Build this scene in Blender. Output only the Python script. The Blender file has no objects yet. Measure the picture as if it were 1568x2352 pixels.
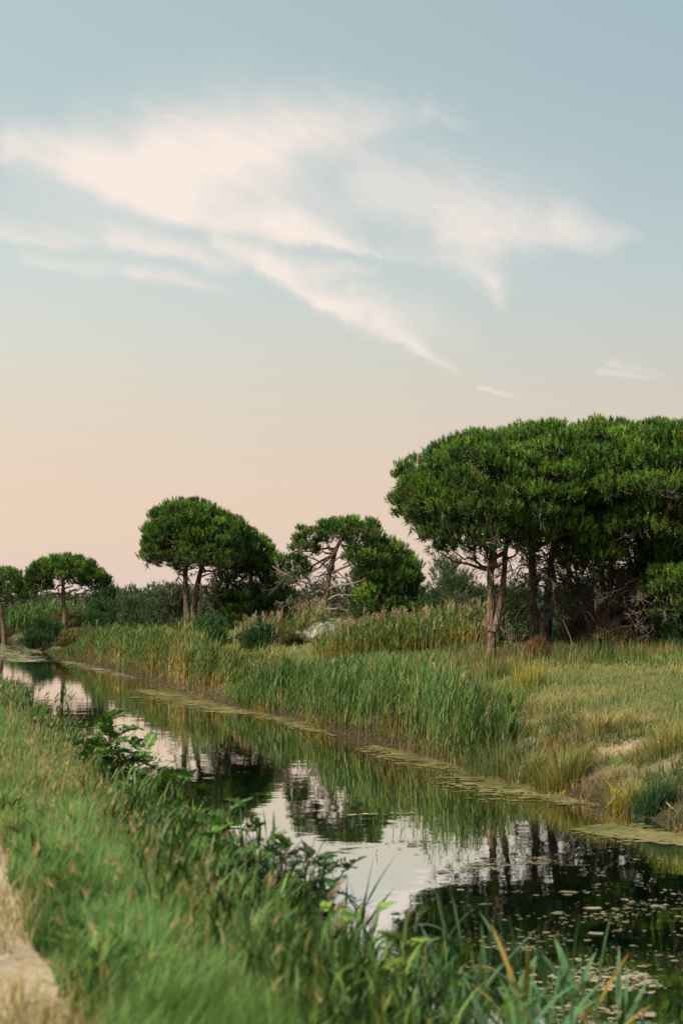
import bpy, math
import numpy as np
from math import radians, sin, cos, pi

# ------------------------------------------------------------------ scene, camera, light
scene = bpy.context.scene
COL = scene.collection
F, CU, CV, HOR, CAMZ = 3267.0, 784.0, 1176.0, 1410.0, 2.9      # 50 mm lens on a 24 x 36 frame, eye 2.9 m above the water
PITCH = math.atan((HOR - CV) / F)

cam = bpy.data.cameras.new('camera')
cam.sensor_fit = 'VERTICAL'; cam.sensor_height = 36.0; cam.sensor_width = 24.0; cam.lens = 50.0
cam.clip_start = 0.1; cam.clip_end = 12000
cam.dof.use_dof = True; cam.dof.focus_distance = 38.0; cam.dof.aperture_fstop = 2.2
camo = bpy.data.objects.new('camera', cam); COL.objects.link(camo)
camo.location = (0, 0, CAMZ); camo.rotation_euler = (pi/2 + PITCH, 0, 0)
scene.camera = camo

SUN_AZ, SUN_EL = radians(-132), radians(40)                    # azimuth from +Y towards +X: behind the camera, to its left
sd = bpy.data.lights.new('sun', 'SUN'); sd.energy = 5.0; sd.angle = radians(9); sd.color = (1.0, 0.83, 0.60)
so = bpy.data.objects.new('sun', sd); COL.objects.link(so)
so.rotation_euler = (pi/2 - SUN_EL, 0, -(SUN_AZ + pi))
so.rotation_euler = (pi/2 - SUN_EL, 0, pi - SUN_AZ)
so.location = (-20, -20, 30)

scene.view_settings.view_transform = 'Standard'; scene.view_settings.look = 'None'
scene.view_settings.exposure = 0.55; scene.view_settings.gamma = 1.0
scene.view_settings.use_curve_mapping = False
scene.render.engine = 'CYCLES'
scene.cycles.max_bounces = 6; scene.cycles.diffuse_bounces = 3; scene.cycles.glossy_bounces = 3
scene.cycles.transmission_bounces = 4; scene.cycles.transparent_max_bounces = 4
scene.cycles.use_denoising = True
scene.cycles.caustics_reflective = False; scene.cycles.caustics_refractive = False

def lin(r, g, b):
    f = lambda c: c/12.92 if c <= 0.04045 else ((c + 0.055)/1.055)**2.4
    return (f(r/255), f(g/255), f(b/255))

class NT:
    """small helper to write node trees as expressions"""
    def __init__(s, tree): s.t = tree; s.n = tree.nodes; s.l = tree.links
    def put(s, sock, v):
        if isinstance(v, bpy.types.NodeSocket): s.l.new(v, sock)
        elif v is not None: sock.default_value = v
    def m(s, op, a, b=None, c=None, clamp=False):
        n = s.n.new('ShaderNodeMath'); n.operation = op; n.use_clamp = clamp
        for i, v in enumerate((a, b, c)):
            if v is not None: s.put(n.inputs[i], v)
        return n.outputs[0]
    def mr(s, v, a, b, c=0.0, d=1.0, mode='SMOOTHSTEP'):
        n = s.n.new('ShaderNodeMapRange'); n.interpolation_type = mode; n.clamp = True
        for k, x in zip(('Value', 'From Min', 'From Max', 'To Min', 'To Max'), (v, a, b, c, d)): s.put(n.inputs[k], x)
        return n.outputs[0]
    def noise(s, vec, scale, detail=4, rough=.5, dist=0.0):
        n = s.n.new('ShaderNodeTexNoise')
        if vec is not None: s.l.new(vec, n.inputs['Vector'])
        n.inputs['Scale'].default_value = scale; n.inputs['Detail'].default_value = detail
        n.inputs['Roughness'].default_value = rough; n.inputs['Distortion'].default_value = dist
        return n.outputs['Fac']
    def mix(s, f, a, b, kind='MIX'):
        n = s.n.new('ShaderNodeMix'); n.data_type = 'RGBA'; n.blend_type = kind
        s.put(n.inputs[0], f)
        for i, v in ((6, a), (7, b)):
            s.put(n.inputs[i], (*v, 1) if isinstance(v, tuple) and len(v) == 3 else v)
        return n.outputs[2]
    def xyz(s, x, y, z=0.0):
        n = s.n.new('ShaderNodeCombineXYZ')
        for i, v in enumerate((x, y, z)): s.put(n.inputs[i], v)
        return n.outputs[0]
    def ramp(s, f, stops):
        n = s.n.new('ShaderNodeValToRGB'); r = n.color_ramp
        while len(r.elements) < len(stops): r.elements.new(0.5)
        for e, (p, c) in zip(r.elements, stops): e.position = p; e.color = (*c, 1)
        s.put(n.inputs[0], f); return n.outputs[0]

# the evening sky: a Nishita sky graded towards the pastel dusk bands, with one drift of high cloud
world = bpy.data.worlds.new('World'); scene.world = world; world.use_nodes = True
W = NT(world.node_tree); W.n.clear()
out = W.n.new('ShaderNodeOutputWorld'); bg = W.n.new('ShaderNodeBackground'); W.l.new(bg.outputs[0], out.inputs[0])
tc = W.n.new('ShaderNodeTexCoord'); sp = W.n.new('ShaderNodeSeparateXYZ'); W.l.new(tc.outputs['Generated'], sp.inputs[0])
X, Y, Z = sp.outputs
EL = W.m('ARCSINE', Z); AZ = W.m('ARCTAN2', X, Y)
def e_(v): return (HOR - v)/F
ELMAX = pi/2
stops = [(1440, (228, 207, 203)), (1390, (230, 209, 198)), (1310, (231, 207, 191)), (1180, (233, 209, 188)), (1050, (228, 210, 192)), (930, (222, 212, 197)),
         (800, (213, 214, 205)), (640, (202, 213, 212)), (450, (188, 205, 208)), (250, (179, 199, 204)), (0, (172, 195, 200))]
st = [(max(0.0, e_(v))/ELMAX, lin(*c)) for v, c in stops]
st += [(0.45, lin(148, 176, 192)), (1.0, lin(118, 152, 178))]
base = W.ramp(W.m('DIVIDE', W.m('MAXIMUM', EL, 0.0), ELMAX), st)
# lighter towards the set sun on the left, deeper to the right
side = W.m('MULTIPLY_ADD', W.m('SINE', W.m('ADD', AZ, -0.02)), -0.34, 1.01)
lift = W.mr(EL, 0.02, 0.22)
sideg = W.m('ADD', W.m('MULTIPLY', W.m('SUBTRACT', side, 1.0), W.m('MULTIPLY_ADD', lift, 0.75, 0.45)), 1.0)
base = W.mix(1.0, base, W.xyz(sideg, W.m('MULTIPLY_ADD', sideg, .8, .2), W.m('MULTIPLY_ADD', sideg, .55, .45)), 'MULTIPLY')
# cloud field: strokes along the sky, softened and frayed by stretched noise
def rot(x, y, a):
    return (W.m('ADD', W.m('MULTIPLY', x, cos(a)), W.m('MULTIPLY', y, sin(a))),
            W.m('SUBTRACT', W.m('MULTIPLY', y, cos(a)), W.m('MULTIPLY', x, sin(a))))
u0, v0 = W.m('MULTIPLY', AZ, 10.0), W.m('MULTIPLY', EL, 10.0)
ur, vr = rot(u0, v0, radians(-14))
wn1 = W.noise(W.xyz(W.m('MULTIPLY', ur, .6), vr, 3.1), 1.9, 5, .62)
wn2 = W.noise(W.xyz(W.m('MULTIPLY', ur, .6), vr, 9.7), 1.9, 5, .62)
U = W.m('MULTIPLY_ADD', W.m('SUBTRACT', wn1, .5), .5, u0)
V = W.m('MULTIPLY_ADD', W.m('SUBTRACT', wn2, .5), .36, v0)
def stroke(x0, y0, x1, y1, w0, w1, amt):
    """a soft tapered band from one point of the sky to another"""
    ax, ay, bx, by = (x0-CU)/F*10, e_(y0)*10, (x1-CU)/F*10, e_(y1)*10
    dx, dy = bx-ax, by-ay; L2 = dx*dx + dy*dy
    px, py = W.m('SUBTRACT', U, ax), W.m('SUBTRACT', V, ay)
    t = W.m('DIVIDE', W.m('ADD', W.m('MULTIPLY', px, dx), W.m('MULTIPLY', py, dy)), L2, clamp=True)
    qx = W.m('SUBTRACT', px, W.m('MULTIPLY', t, dx)); qy = W.m('SUBTRACT', py, W.m('MULTIPLY', t, dy))
    # the upper side feathers out, the lower side is crisper
    qs = W.m('MULTIPLY', qy, W.mr(qy, -.02, .02, 1.25, .62, 'LINEAR'))
    d2 = W.m('ADD', W.m('MULTIPLY', qx, qx), W.m('MULTIPLY', qs, qs))
    wd = W.m('MULTIPLY_ADD', t, (w1-w0)/F*10, w0/F*10)
    return W.m('MULTIPLY', W.m('EXPONENT', W.m('DIVIDE', W.m('MULTIPLY', d2, -2.2), W.m('MULTIPLY', wd, wd))), W.mr(t, .55, 1.0, amt, amt*.35))
strokes = [(20, 395, 300, 420, 50, 75, .62), (180, 425, 480, 455, 75, 98, .96), (260, 455, 520, 500, 60, 60, .85), (360, 400, 760, 325, 95, 66, .82), (480, 420, 700, 420, 90, 90, .45),
           (640, 320, 990, 290, 60, 40, .36), (700, 360, 900, 360, 70, 60, .28), (330, 490, 660, 535, 45, 40, .62), (600, 525, 885, 598, 42, 10, .8), (600, 490, 840, 560, 70, 45, .38),
           (-20, 555, 260, 580, 22, 34, .42), (240, 580, 540, 610, 30, 34, .6), (60, 610, 300, 655, 22, 26, .3), (280, 655, 500, 672, 26, 20, .38), (500, 560, 640, 620, 24, 34, .62),
           (600, 610, 760, 690, 34, 34, .72), (740, 685, 900, 765, 34, 32, .74), (880, 755, 1045, 840, 32, 14, .7), (660, 625, 880, 645, 30, 22, .38), (820, 690, 1080, 790, 40, 40, .3),
           (1010, 540, 1200, 555, 45, 60, .42), (1170, 555, 1330, 560, 60, 48, .4), (1290, 545, 1462, 596, 44, 10, .42), (1080, 590, 1160, 690, 85, 34, .42), (1130, 660, 1160, 735, 30, 16, .3),
           (860, 460, 1130, 500, 90, 80, .32), (520, 400, 1300, 510, 150, 110, .2), (60, 480, 500, 600, 70, 60, .2), (1000, 290, 1100, 325, 36, 28, .18), (900, 590, 1080, 610, 36, 36, .2),
           (1072, 895, 1180, 914, 8, 6, .42), (1365, 880, 1515, 874, 12, 10, .26), (1385, 853, 1500, 857, 8, 7, .24)]
acc = None
for s_ in strokes:
    k = W.m('SUBTRACT', 1.0, stroke(*s_)); acc = k if acc is None else W.m('MULTIPLY', acc, k)
cl = W.m('SUBTRACT', 1.0, acc)
us, vs = rot(W.m('MULTIPLY_ADD', wn1, .5, u0), W.m('MULTIPLY_ADD', wn2, .4, v0), radians(-22))
wisp = W.noise(W.xyz(W.m('MULTIPLY', us, .5), W.m('MULTIPLY', vs, 1.2), 0.0), 1.9, 6, .6, .3)
fine = W.noise(W.xyz(W.m('MULTIPLY', us, .32), W.m('MULTIPLY', vs, 1.5), 5.0), 8.0, 6, .7, .5)
wf = W.m('ADD', W.m('MULTIPLY', W.mr(wisp, .25, .75, mode='LINEAR'), .55), W.m('MULTIPLY', W.mr(fine, .25, .75, mode='LINEAR'), .45))
gain = W.m('MULTIPLY_ADD', W.m('SUBTRACT', wf, .5), W.m('MULTIPLY_ADD', cl, -1.35, 1.75), 1.0)
dens = W.m('MULTIPLY', cl, W.m('MAXIMUM', gain, 0.0), clamp=True)
# the same thin cirrus, scattered, over the rest of the sky
pz = W.m('MAXIMUM', Z, 0.06)
far = W.noise(W.xyz(W.m('DIVIDE', X, pz), W.m('DIVIDE', Y, pz), 2.0), .8, 6, .6, .4)
rest = W.m('MULTIPLY', W.m('MULTIPLY', W.mr(far, .53, .75), W.mr(W.m('ABSOLUTE', AZ), .33, .6)), W.mr(Z, .1, .3, 0, .55))
dens = W.m('MAXIMUM', W.m('MULTIPLY', dens, 1.1, clamp=True), rest)
skyc = W.mix(dens, base, lin(255, 240, 229))
ni = W.n.new('ShaderNodeTexSky'); ni.sky_type = 'NISHITA'; ni.sun_disc = False
ni.sun_elevation = radians(5); ni.sun_rotation = SUN_AZ
nis = W.mix(1.0, ni.outputs[0], (0.1, 0.1, 0.1), 'MULTIPLY')
W.l.new(W.mix(0.06, skyc, nis), bg.inputs['Color']); bg.inputs['Strength'].default_value = 2**-0.55

# ------------------------------------------------------------------ numpy helpers
RNG = np.random.default_rng(7)
def hash2(i, j, k=0):
    h = (i.astype(np.int64)*374761393 + j.astype(np.int64)*668265263 + k*1442695041) & 0x7fffffff
    h = (h ^ (h >> 13))*1274126177 & 0x7fffffff
    return ((h ^ (h >> 16)) & 0xffff)/65535.0
def vnoise(x, y, k=0, octv=3):
    x = np.asarray(x, float); y = np.asarray(y, float); out = 0; a = 1; tot = 0
    for o in range(octv):
        i, j = np.floor(x), np.floor(y); fx, fy = x-i, y-j
        fx = fx*fx*(3-2*fx); fy = fy*fy*(3-2*fy)
        n = (hash2(i, j, k+o)*(1-fx) + hash2(i+1, j, k+o)*fx)*(1-fy) + (hash2(i, j+1, k+o)*(1-fx) + hash2(i+1, j+1, k+o)*fx)*fy
        out = out + a*n; tot += a; a *= .5; x = x*2.03+11.3; y = y*2.03+5.7
    return out/tot
def at(u, v, d):
    """the point d metres ahead that the 50 mm lens sees at (u, v) of the 1568 x 2352 photograph"""
    a, b = (u-CU)/F, (CV-v)/F
    yy, zz = cos(PITCH) - b*sin(PITCH), sin(PITCH) + b*cos(PITCH)
    return np.array([a*d/yy, d, CAMZ + zz*d/yy])
DX, DY = -0.289, 0.9573            # along the canal
def st_xy(s, t): return DX*s + DY*t, DY*s - DX*t
def xy_st(x, y): return DX*x + DY*y, DY*x - DX*y
TT = [-4000, -60, -8, -2.6, 0.7, 1.15, 1.5, 1.9, 2.35, 2.8, 3.6, 5.5, 8.4, 9.3, 9.85, 10.15, 10.9, 11.6, 13, 16, 20, 30, 100, 4000]
ZZ = [2.0, 1.8, 1.45, 1.3, 1.3, 1.16, .93, .66, .3, -.03, -.4, -.8, -.8, -.35, -.04, .14, .5, .82, 1.08, 1.55, 1.75, 1.9, 2.1, 2.1]
def zg(x, y):
    s, t = xy_st(np.asarray(x, float), np.asarray(y, float))
    near = (np.abs(s) < 400)
    tw = t + np.where((t > 8) & (t < 13.5) & near, (vnoise(s/3.1, t*0+2, 3)-.5)*1.1*np.clip(1-np.abs(t-10.5)/3, 0, 1), 0) \
           + np.where((t > 1) & (t < 4.5) & near, (vnoise(s/2.3, t*0+7, 4)-.5)*.7*np.clip(1-np.abs(t-3)/2, 0, 1), 0)
    z = np.interp(tw, TT, ZZ)
    land = np.clip((z-.1)/.6, 0, 1)
    z = z + land*(vnoise(x/2.7, y/2.7, 11)-.5)*np.where((t > -3) & (t < 1.2), .06, .22)
    z = z + np.clip(1-np.abs(t-10.9)/1.1, 0, 1)*near*((vnoise(x/.55, y/.55, 12, 4)-.5)*.26)
    z = z + 0.75*np.exp(-((s-66)/11)**2 - ((t-17.5)/3.6)**2) + .5*np.exp(-((s-80)/10)**2 - ((t-13.5)/2.2)**2)
    return z

NEARV = ([-200, 0, 60, 100, 150, 200, 350, 430, 520, 600, 680, 760, 850, 930, 1000, 1100, 1250, 1400, 1500, 1600], [1485, 1550, 1580, 1615, 1655, 1700, 1795, 1890, 1910, 1990, 2060, 2085, 2170, 2225, 2180, 2145, 2190, 2290, 2350, 2400])
FARV = ([120, 160, 200, 300, 400, 450, 500, 545, 565, 600, 700, 800, 900, 1000, 1100, 1160, 1300], [1520, 1490, 1445, 1440, 1425, 1445, 1495, 1560, 1575, 1532, 1522, 1506, 1514, 1545, 1605, 1650, 1720])
def top_h(x, y, prof):
    """how tall a plant at (x, y) may grow before it hides what stands behind the stand"""
    u = CU + F*x/y; v = np.interp(u, *prof)
    return CAMZ + np.tan(PITCH + np.arctan((CV-v)/F))*y - zg(x, y)

class MB:
    """collects triangles with a colour per vertex and builds ONE mesh"""
    def __init__(s): s.v, s.f, s.c, s.n = [], [], [], 0
    def add(s, v, f, c):
        v = np.asarray(v, float).reshape(-1, 3); f = np.asarray(f, np.int64).reshape(-1, 3)
        c = np.broadcast_to(np.asarray(c, float), v.shape)
        s.v.append(v); s.f.append(f + s.n); s.c.append(c); s.n += len(v)
    def mesh(s, name, mat, smooth=False, org=(0, 0, 0)):
        me = bpy.data.meshes.new(name)
        v = np.concatenate(s.v) - np.asarray(org, float); f = np.concatenate(s.f); c = np.concatenate(s.c)
        me.vertices.add(len(v)); me.vertices.foreach_set('co', v.astype(np.float32).ravel())
        me.loops.add(3*len(f)); me.loops.foreach_set('vertex_index', f.astype(np.int32).ravel())
        me.polygons.add(len(f)); me.polygons.foreach_set('loop_start', np.arange(0, 3*len(f), 3, dtype=np.int32))
        me.polygons.foreach_set('loop_total', np.full(len(f), 3, np.int32))
        if smooth: me.polygons.foreach_set('use_smooth', np.ones(len(f), bool))
        a = me.color_attributes.new('col', 'FLOAT_COLOR', 'POINT')
        a.data.foreach_set('color', np.concatenate([np.clip(c, 0, 1), np.ones((len(c), 1))], 1).astype(np.float32).ravel())
        me.update(calc_edges=True); me.materials.append(mat)
        return me
def link(name, me, parent=None, loc=None):
    o = bpy.data.objects.new(name, me); COL.objects.link(o)
    if loc is not None: o.location = loc
    if parent is not None: o.parent = parent
    return o
def tag(o, label=None, cat=None, group=None, kind=None):
    for k, v in (('label', label), ('category', cat), ('group', group), ('kind', kind)):
        if v: o[k] = v
    return o
def empty(name, loc, label, cat, group=None):
    o = link(name, None, None, loc); o.empty_display_size = .2
    return tag(o, label, cat, group)

def unit(a): return a/np.maximum(np.linalg.norm(a, axis=-1, keepdims=True), 1e-9)
def strips(mb, spine, wid, wv, col):
    """ribbons: spine (n,m,3), half widths (n,m), width vectors (n,3); the last point is a tip"""
    n, m, _ = spine.shape
    L = spine[:, :-1] - wv[:, None]*wid[:, :-1, None]; R = spine[:, :-1] + wv[:, None]*wid[:, :-1, None]
    V = np.concatenate([np.stack([L, R], 2).reshape(n, -1, 3), spine[:, -1:]], 1); q = 2*(m-1)+1
    fs = []
    for k in range(m-2): fs += [(2*k, 2*k+1, 2*k+3), (2*k, 2*k+3, 2*k+2)]
    k = m-2; fs.append((2*k, 2*k+1, 2*k+2))
    Fc = np.array(fs)[None] + (np.arange(n)*q)[:, None, None]
    c = np.asarray(col, float)
    if c.ndim == 2: C = np.repeat(c[:, None], q, 1)
    else:
        C = np.concatenate([np.repeat(c[:, :-1], 2, 1), c[:, -1:]], 1)
    mb.add(V.reshape(-1, 3), Fc.reshape(-1, 3), C.reshape(-1, 3))
def blades(mb, P, H, Wd, az, lean, col, m=3, rng=RNG, rise=1.0, droop=0.0, tipcol=None):
    """grass blades / leaves rooted at P, H long, leaning lean*H towards az"""
    n = len(P); t = np.linspace(0, 1, m)[None, :]
    h = np.stack([np.cos(az), np.sin(az), 0*az], 1)
    up = rise*t - droop*t**2
    sp_ = P[:, None] + h[:, None]*(lean*H)[:, None, None]*(t**1.6)[..., None]
    sp_[..., 2] += H[:, None]*up
    a2 = az + pi/2 + rng.normal(0, .5, n)
    wv = np.stack([np.cos(a2), np.sin(a2), rng.normal(0, .15, n)], 1)
    w = (Wd[:, None]*.5)*(1-t**2.2)
    c = np.asarray(col, float)
    if tipcol is not None: c = c[:, None]*(1-t[..., None]) + np.asarray(tipcol, float)[:, None]*t[..., None]
    strips(mb, sp_, np.broadcast_to(w, (n, m)), wv, c)
def tubes(mb, P, R, k, col):
    """P (n,m,3), R (n,m): n tapered tubes with k sides"""
    P = np.asarray(P, float); R = np.asarray(R, float); n, m, _ = P.shape
    T = np.gradient(P, axis=1); T = unit(T)
    ref = np.where(np.abs(unit(P[:, -1]-P[:, 0])[:, 2:3]) > .8, np.array([[1., 0, 0]]), np.array([[0, 0, 1.]]))[:, None]
    A = unit(np.cross(T, np.broadcast_to(ref, T.shape))); B = np.cross(T, A)
    th = np.arange(k)*2*pi/k
    V = P[:, :, None] + R[:, :, None, None]*(A[:, :, None]*np.cos(th)[None, None, :, None] + B[:, :, None]*np.sin(th)[None, None, :, None])
    fs = []
    for i in range(m-1):
        for j in range(k):
            a, b = i*k+j, i*k+(j+1) % k
            fs += [(a, b, b+k), (a, b+k, a+k)]
    Fc = np.array(fs)[None] + (np.arange(n)*m*k)[:, None, None]
    c = np.asarray(col, float)
    if c.ndim == 2: c = np.repeat(c, m*k, 0)
    mb.add(V.reshape(-1, 3), Fc.reshape(-1, 3), c)
def tufts(mb, P, A, nn, L, Wd, spread, col, rng, var=.18, shoot=1.0):
    """brushes of needles: nn narrow triangles about each axis A"""
    n = len(P); A = unit(A)[:, None]; L = np.broadcast_to(L, (n,))[:, None, None]
    d = unit(A + spread*rng.normal(0, 1, (n, nn, 3)))
    b = P[:, None] + A*L*shoot*rng.uniform(-.15, .55, (n, nn, 1))
    tip = b + d*L*rng.uniform(.7, 1.15, (n, nn, 1))
    w = unit(np.cross(d, rng.normal(0, 1, (n, nn, 3))))*Wd*.5
    V = np.stack([b-w, b+w, tip], 2)
    c = col[:, None]*rng.uniform(1-var, 1+var, (n, nn, 1))
    mb.add(V.reshape(-1, 3), np.arange(n*nn*3), np.repeat(c.reshape(-1, 3), 3, 0))
def curve(p0, p1, m, sag, rng, wig=.04):
    """a wandering line between two points; sag > 0 bows down in the middle"""
    t = np.linspace(0, 1, m)[:, None]; p = np.asarray(p0)*(1-t) + np.asarray(p1)*t
    L = np.linalg.norm(np.asarray(p1)-np.asarray(p0)); p[:, 2] -= sag*L*4*(t*(1-t))[:, 0]
    w = rng.normal(0, wig*L, (m, 3)); w[0] = 0; w[-1] = 0
    return p + w*.5
def branchlets(p, n, L, rng, gen=1, up=.15, m=5, spreadf=1.0):
    """side branches off a polyline p, then off those: list of (n,m,3) arrays by generation"""
    out = []; roots = [p]
    for g in range(gen):
        cur = []
        for q in roots:
            k = max(2, int(n*(.8 if g else 1)))
            for f in rng.uniform(.22, .98, k):
                x = f*(len(q)-1); i = min(int(x), len(q)-2); b = q[i]*(1-x+i) + q[i+1]*(x-i)
                tdir = unit((q[i+1]-q[i])[None])[0]
                dv = unit((tdir*.9 + rng.normal(0, .55*spreadf, 3) + np.array([0, 0, up]))[None])[0]
                l = L*(.55**g)*rng.uniform(.5, 1.1)*(1.05-.45*f)
                cur.append(curve(b, b+dv*l, m, rng.uniform(-.08, .05), rng, .09))
        out.append(np.array(cur)); roots = cur
    return out

# ------------------------------------------------------------------ materials
def mat_base(name):
    m = bpy.data.materials.new(name); m.use_nodes = True; T = NT(m.node_tree)
    b = m.node_tree.nodes['Principled BSDF']; return m, T, b
def vcol(T):
    n = T.n.new('ShaderNodeVertexColor'); n.layer_name = 'col'; return n.outputs[0]
def geo_pos(T): return T.n.new('ShaderNodeNewGeometry').outputs['Position']
def bump(T, h, strength, dist):
    n = T.n.new('ShaderNodeBump'); n.inputs['Strength'].default_value = strength; n.inputs['Distance'].default_value = dist
    T.l.new(h, n.inputs['Height']); return n.outputs[0]
def leaf_mat(name, trans=.3, rough=.55, spec=.25, gain=1.0):
    m, T, b = mat_base(name); c = vcol(T)
    nz = T.noise(geo_pos(T), 1.3, 3, .6)
    c = T.mix(1.0, c, T.ramp(nz, [(.25, (.78*gain, .82*gain, .8*gain)), (.75, (1.22*gain, 1.18*gain, 1.15*gain))]), 'MULTIPLY')
    T.l.new(c, b.inputs['Base Color']); b.inputs['Roughness'].default_value = rough; b.inputs['Specular IOR Level'].default_value = spec
    tr = T.n.new('ShaderNodeBsdfTranslucent'); T.l.new(T.mix(1.0, c, (1.15, 1.2, .6), 'MULTIPLY'), tr.inputs['Color'])
    mx = T.n.new('ShaderNodeMixShader'); mx.inputs[0].default_value = trans
    T.l.new(b.outputs[0], mx.inputs[1]); T.l.new(tr.outputs[0], mx.inputs[2])
    T.l.new(mx.outputs[0], T.n['Material Output'].inputs['Surface']); return m
M_NEEDLE = leaf_mat('pine_needles', .18, .5, .3, 1.02)
M_GRASS = leaf_mat('grass_blades', .22, .6, .15, .8)
M_REED = leaf_mat('reed_leaves', .22, .5, .3, .78)
M_LEAF = leaf_mat('shrub_leaves', .22, .55, .15, .85)
M_STRAW = leaf_mat('dry_plumes', .3, .8, .1)

def bark_mat(name, a, b_, scale=9.0):
    m, T, b = mat_base(name); p = geo_pos(T)
    mp = T.n.new('ShaderNodeMapping'); mp.inputs['Scale'].default_value = (1, 1, .3); T.l.new(p, mp.inputs[0])
    v = T.n.new('ShaderNodeTexVoronoi'); v.feature = 'DISTANCE_TO_EDGE'; v.inputs['Scale'].default_value = scale
    T.l.new(mp.outputs[0], v.inputs['Vector'])
    nz = T.noise(p, 14, 5, .65); pl = T.mr(v.outputs['Distance'], .0, .22)
    f = T.m('MULTIPLY', pl, T.m('MULTIPLY_ADD', nz, .8, .45), clamp=True)
    c = T.mix(f, a, b_); c = T.mix(T.mr(T.noise(p, 2.2, 3), .4, .7, 0, .5), c, tuple(x*.75 for x in b_))
    T.l.new(T.mix(1.0, c, vcol(T), 'MULTIPLY'), b.inputs['Base Color']); b.inputs['Roughness'].default_value = .9
    T.l.new(bump(T, f, .9, .03), b.inputs['Normal']); return m
M_BARK = bark_mat('pine_bark', (.04, .028, .022), (.19, .13, .092))
M_DEAD = bark_mat('dead_wood', (.13, .105, .085), (.33, .275, .225), 16)

def ground_mat():
    m, T, b = mat_base('meadow_earth'); p = geo_pos(T)
    n1 = T.noise(p, .8, 5, .6); n2 = T.noise(p, 9, 5, .7); n3 = T.noise(p, 60, 3, .6)
    c = T.mix(1.0, vcol(T), T.ramp(n2, [(.3, (.5, .5, .48)), (.7, (1.02, 1.0, .98))]), 'MULTIPLY')
    c = T.mix(1.0, c, T.ramp(n1, [(.3, (.8, .86, .85)), (.7, (1.18, 1.12, 1.05))]), 'MULTIPLY')
    T.l.new(c, b.inputs['Base Color']); b.inputs['Roughness'].default_value = .95; b.inputs['Specular IOR Level'].default_value = .1
    T.l.new(bump(T, T.m('ADD', n2, T.m('MULTIPLY', n3, .4)), .8, .05), b.inputs['Normal']); return m
M_GROUND = ground_mat()
def path_mat():
    m, T, b = mat_base('sandy_track'); p = geo_pos(T)
    n1 = T.noise(p, 2.2, 6, .65, .4); n2 = T.noise(p, 26, 5, .7)
    c = T.ramp(n1, [(.3, (.25, .19, .115)), (.46, (.43, .35, .25)), (.66, (.6, .52, .42))])
    c = T.mix(1.0, c, T.ramp(n2, [(.3, (.75, .73, .7)), (.7, (1.15, 1.15, 1.15))]), 'MULTIPLY')
    T.l.new(c, b.inputs['Base Color']); b.inputs['Roughness'].default_value = .95; b.inputs['Specular IOR Level'].default_value = .1
    T.l.new(bump(T, T.m('ADD', n1, n2), .7, .03), b.inputs['Normal']); return m
M_PATH = path_mat()
def soil_mat(name, a, b_):
    m, T, b = mat_base(name); p = geo_pos(T)
    n1 = T.noise(p, 5, 6, .7, .3); n2 = T.noise(p, 30, 4, .7)
    c = T.mix(T.mr(n1, .3, .7), a, b_); c = T.mix(1.0, c, T.ramp(n2, [(.3, (.7, .7, .7)), (.7, (1.15, 1.15, 1.15))]), 'MULTIPLY')
    T.l.new(c, b.inputs['Base Color']); b.inputs['Roughness'].default_value = .95
    T.l.new(bump(T, T.m('ADD', n1, T.m('MULTIPLY', n2, .6)), 1.0, .08), b.inputs['Normal']); return m
M_CLAY = soil_mat('grey_clay', (.22, .22, .2), (.46, .47, .45))
M_SAND = soil_mat('pale_bank_sand', (.26, .2, .14), (.5, .42, .33))
M_STONE = soil_mat('pale_stone', (.3, .3, .29), (.55, .54, .52))
def water_mat():
    m, T, b = mat_base('canal_water'); p = geo_pos(T)
    mp = T.n.new('ShaderNodeMapping'); mp.inputs['Scale'].default_value = (1.0, 1.0, 1.0); T.l.new(p, mp.inputs[0])
    h = T.m('ADD', T.m('MULTIPLY', T.noise(mp.outputs[0], 1.1, 2, .5), 1.0), T.m('MULTIPLY', T.noise(mp.outputs[0], 5.0, 3, .55), .12))
    nrm = bump(T, h, .038, .1)
    b.inputs['Base Color'].default_value = (.004, .012, .009, 1); b.inputs['Roughness'].default_value = .3
    b.inputs['Specular IOR Level'].default_value = 0
    g = T.n.new('ShaderNodeBsdfGlossy'); g.inputs['Roughness'].default_value = .015; g.inputs['Color'].default_value = (1, .965, .91, 1)
    T.l.new(nrm, g.inputs['Normal'])
    fr = T.n.new('ShaderNodeFresnel'); fr.inputs['IOR'].default_value = 1.33; T.l.new(nrm, fr.inputs['Normal'])
    fac = T.m('POWER', fr.outputs[0], .12, clamp=True)
    mx = T.n.new('ShaderNodeMixShader'); T.l.new(fac, mx.inputs[0]); T.l.new(b.outputs[0], mx.inputs[1]); T.l.new(g.outputs[0], mx.inputs[2])
    T.l.new(mx.outputs[0], T.n['Material Output'].inputs['Surface']); return m
M_WATER = water_mat()
M_ALGAE = leaf_mat('floating_weed', .05, .9, .05)

# ------------------------------------------------------------------ setting: ground, path, water
GREEN, TAN, DRY = np.array([.1, .14, .05]), np.array([.31, .26, .13]), np.array([.23, .2, .095])
def cat_(*a): return np.unique(np.round(np.concatenate(a), 3))
sg = cat_(np.linspace(-60, 0, 25), np.arange(0, 70, .35), np.arange(70, 160, .9), np.geomspace(160, 4000, 40), -np.geomspace(60, 600, 8))
tg = cat_(-np.geomspace(6, 4000, 26), np.arange(-6, 1, .35), np.arange(1, 4.6, .18), np.arange(4.6, 9, .6), np.arange(9, 13.6, .16), np.arange(13.6, 32, .45), np.geomspace(32, 4000, 40))
SS, TG = np.meshgrid(sg, tg, indexing='ij'); gx, gy = st_xy(SS, TG); gz = zg(gx, gy) - .07*np.clip(1-np.abs(TG+.95)/1.75, 0, .25)*4*(np.abs(SS-50) < 69)
dirtn = vnoise(gx/1.6, gy/1.6, 21); big = vnoise(gx/6.0, gy/6.0, 22)
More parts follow.
